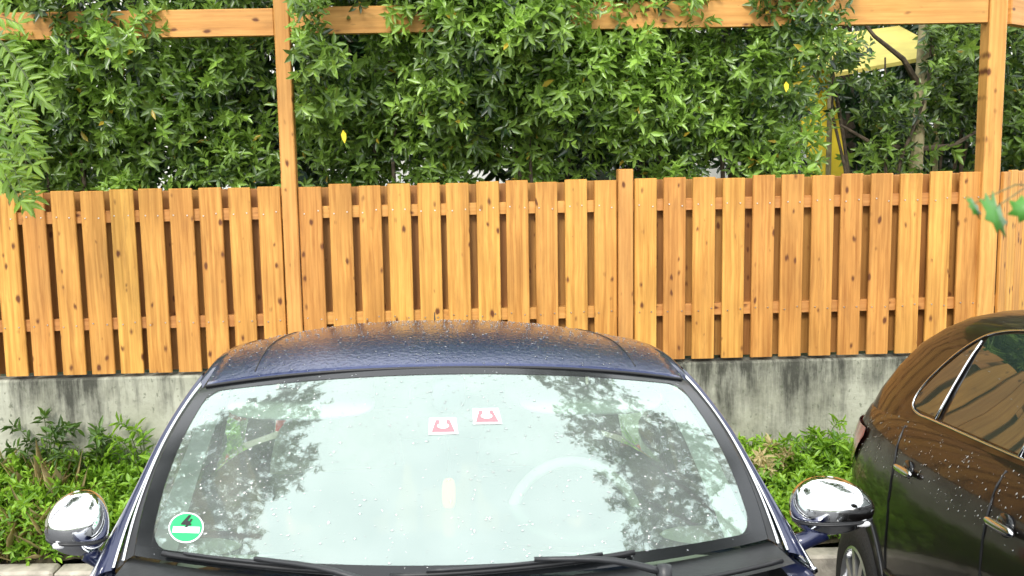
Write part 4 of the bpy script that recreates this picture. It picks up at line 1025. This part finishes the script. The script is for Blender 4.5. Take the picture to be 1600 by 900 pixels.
def win2(name, top, bot, sg, mat=M['dark_glass'], off=.006, nu=22, nw=10):
    us = np.linspace(max(top[0][0], bot[0][0]), min(top[-1][0], bot[-1][0]), nu)
    G = []
    for u in us:
        a = np.interp(u, [p[0] for p in bot], [p[1] for p in bot]); c = np.interp(u, [p[0] for p in top], [p[1] for p in top])
        G.append([(sg * (gside(u, w) + off), u, w + off * .4) for w in np.linspace(a, c, nw)])
    return MB().grid(G).make(name, mat, car2, True)
for sg in (-1, 1):
    rt_ = [(-1.24, 1.375), (-1.0, 1.385), (-.80, 1.378), (-.68, 1.362)]; rb_ = [(-1.24, 1.075), (-.60, 1.085), (-.55, 1.09)]
    qt_ = [(-.655, 1.352), (-.56, 1.30), (-.47, 1.235), (-.40, 1.165), (-.375, 1.12)]; qb_ = [(-.60, 1.088), (-.50, 1.09), (-.41, 1.092), (-.375, 1.115)]
    win2('rear_side_window', rt_, rb_, sg); win2('quarter_window', [(-.635, 1.345)] + qt_[1:], [(-.635, 1.088)] + qb_[1:], sg, nu=12)
    win2('front_side_window', [(-1.95, 1.12), (-1.75, 1.245), (-1.55, 1.335), (-1.36, 1.37)], [(-1.95, 1.072), (-1.36, 1.075)], sg)
    out = [(-1.95, 1.068), (-1.3, 1.068), (-.62, 1.078), (-.46, 1.08), (-.375, 1.098), (-.362, 1.14), (-.40, 1.20), (-.50, 1.285), (-.62, 1.355), (-.76, 1.388), (-1.0, 1.396), (-1.3, 1.386), (-1.55, 1.345), (-1.75, 1.255), (-1.95, 1.125)]
    oc = catmull([(u, w, 0) for u, w in out + out[:1]], 90)
    MB().tube([(sg * (gside(u, w) + .006), u, w) for u, w, _ in oc], .0045, 6, False).make('window_trim', M['trim'], car2, True)
    MB().tube([(sg * (gside(u, w) + .007), u, w) for u, w in zip(np.linspace(-.652, -.615, 8), np.linspace(1.35, 1.085, 8))], .005, 6).make('window_bar', M['trim'], car2, True)
    MB().tube([(sg * (gside(u, w) + .007), u, w) for u, w in zip(np.linspace(-1.25, -1.245, 8), np.linspace(1.38, 1.07, 8))], .006, 6).make('window_bar', M['trim'], car2, True)
    for u in (-.585, -1.335):
        hd = empty('door_handle', (0, 0, 0)); hd.parent = car2; x = side2(u, .90)
        rounded_box('recess', (sg * (x - .004), u, .905), (.012, .045, .034), M['frit'], hd, 2.3, 10)
        rounded_box('grip', (sg * (x + .018), u - .005, .905), (.010, .085, .013), M['trim'], hd, 3, 10)
    seams = [[(-1.225, 1.03), (-1.225, .8), (-1.22, .5), (-1.20, .27)], [(-.40, 1.03), (-.44, .90), (-.43, .75), (-.37, .60), (-.36, .50)], [(-2.2, 1.0), (-2.2, .6), (-2.18, .27)], [(.42, .86), (.40, .80), (.41, .6), (.40, .4)]]
    for sm in seams:
        c = catmull([(a, b_, 0) for a, b_ in sm], 16); MB().tube([(sg * (side2(u, w) + .0005), u, nose_z(0, u, w)) for u, w, _ in c], .004, 5).make('door_seam', M['rubber'], car2)
    MB().tube([(sg * (side2(u, .30) + .004), u, .30) for u in np.linspace(-2.15, -.38, 24)], .014, 6).make('sill_trim', M['plastic'], car2, True)
    MB().tube([(sg * (side2(u, .50) + .002), u, .50) for u in np.linspace(-2.15, -.37, 24)], .010, 6).make('rub_strip', M['black_paint'], car2, True)
    # wheel arch lip
    for u0 in (-2.55, 0):
        MB().tube([(sg * (side2(u0 + .366 * math.cos(a), .31 + .366 * math.sin(a)) + .002), u0 + .366 * math.cos(a), .31 + .366 * math.sin(a)) for a in np.linspace(-.25, math.pi + .25, 30)], .008, 6).make('arch_lip', M['plastic'], car2, True)
        wheel(car2, (sg * .765, u0, .275), .32, .20, sg)
    # tail lamp wrapping the corner
    G = [[(sg * (side2(u, w) + .010), u + .004, w) for w in np.linspace(lerp(.93, .79, min(1, k / 7)), .962, 6)] for k, u in enumerate(np.linspace(.0, .60, 22))]
    MB().grid(G).make('tail_lamp', M['red_lens'], car2, True)
    rounded_box('headlight', (sg * .68, -3.16, .62), (.14, .16, .08), M['clear_lens'], car2, 2.5, 10, (0, 0, sg * .5))
    dm = rounded_box('door_mirror', (sg * .93, -1.92, 1.09), (.10, .06, .07), M['black_paint'], car2, 2.6, 12)
# windscreen and rear glass of the black car follow the shell
for nm, yy in (('rear_window', 1), ('windscreen', -1)):
    G = []
    for w in np.linspace(1.10, 1.385, 10):
        ws_ = [l[0] for l in GV]; uf = np.interp(w, ws_, [l[2] for l in GV]); ur = np.interp(w, ws_, [l[3] for l in GV]); hw = np.interp(w, ws_, [l[1] for l in GV]); row = []
        for t in np.linspace(-.82, .82, 19):
            q = (1 - abs(t) ** 4.5) ** (1 / 4.5); uc, L_ = (uf + ur) / 2, (ur - uf) / 2
            row.append((hw * t, uc + yy * (L_ * q + .006), w + .004))
        G.append(row)
    MB().grid(G).make(nm, M['dark_glass'], car2, True)
def on_c2(g_):
    u = g_.uniform(-1.9, .3); w = g_.uniform(.86, 1.045); return np.array((-(side2(u, w) + .0005), u, w)), np.array((-.8, 0, .6))
beads('raindrops', 420, on_c2, b2, 43, (.0008, .0024))
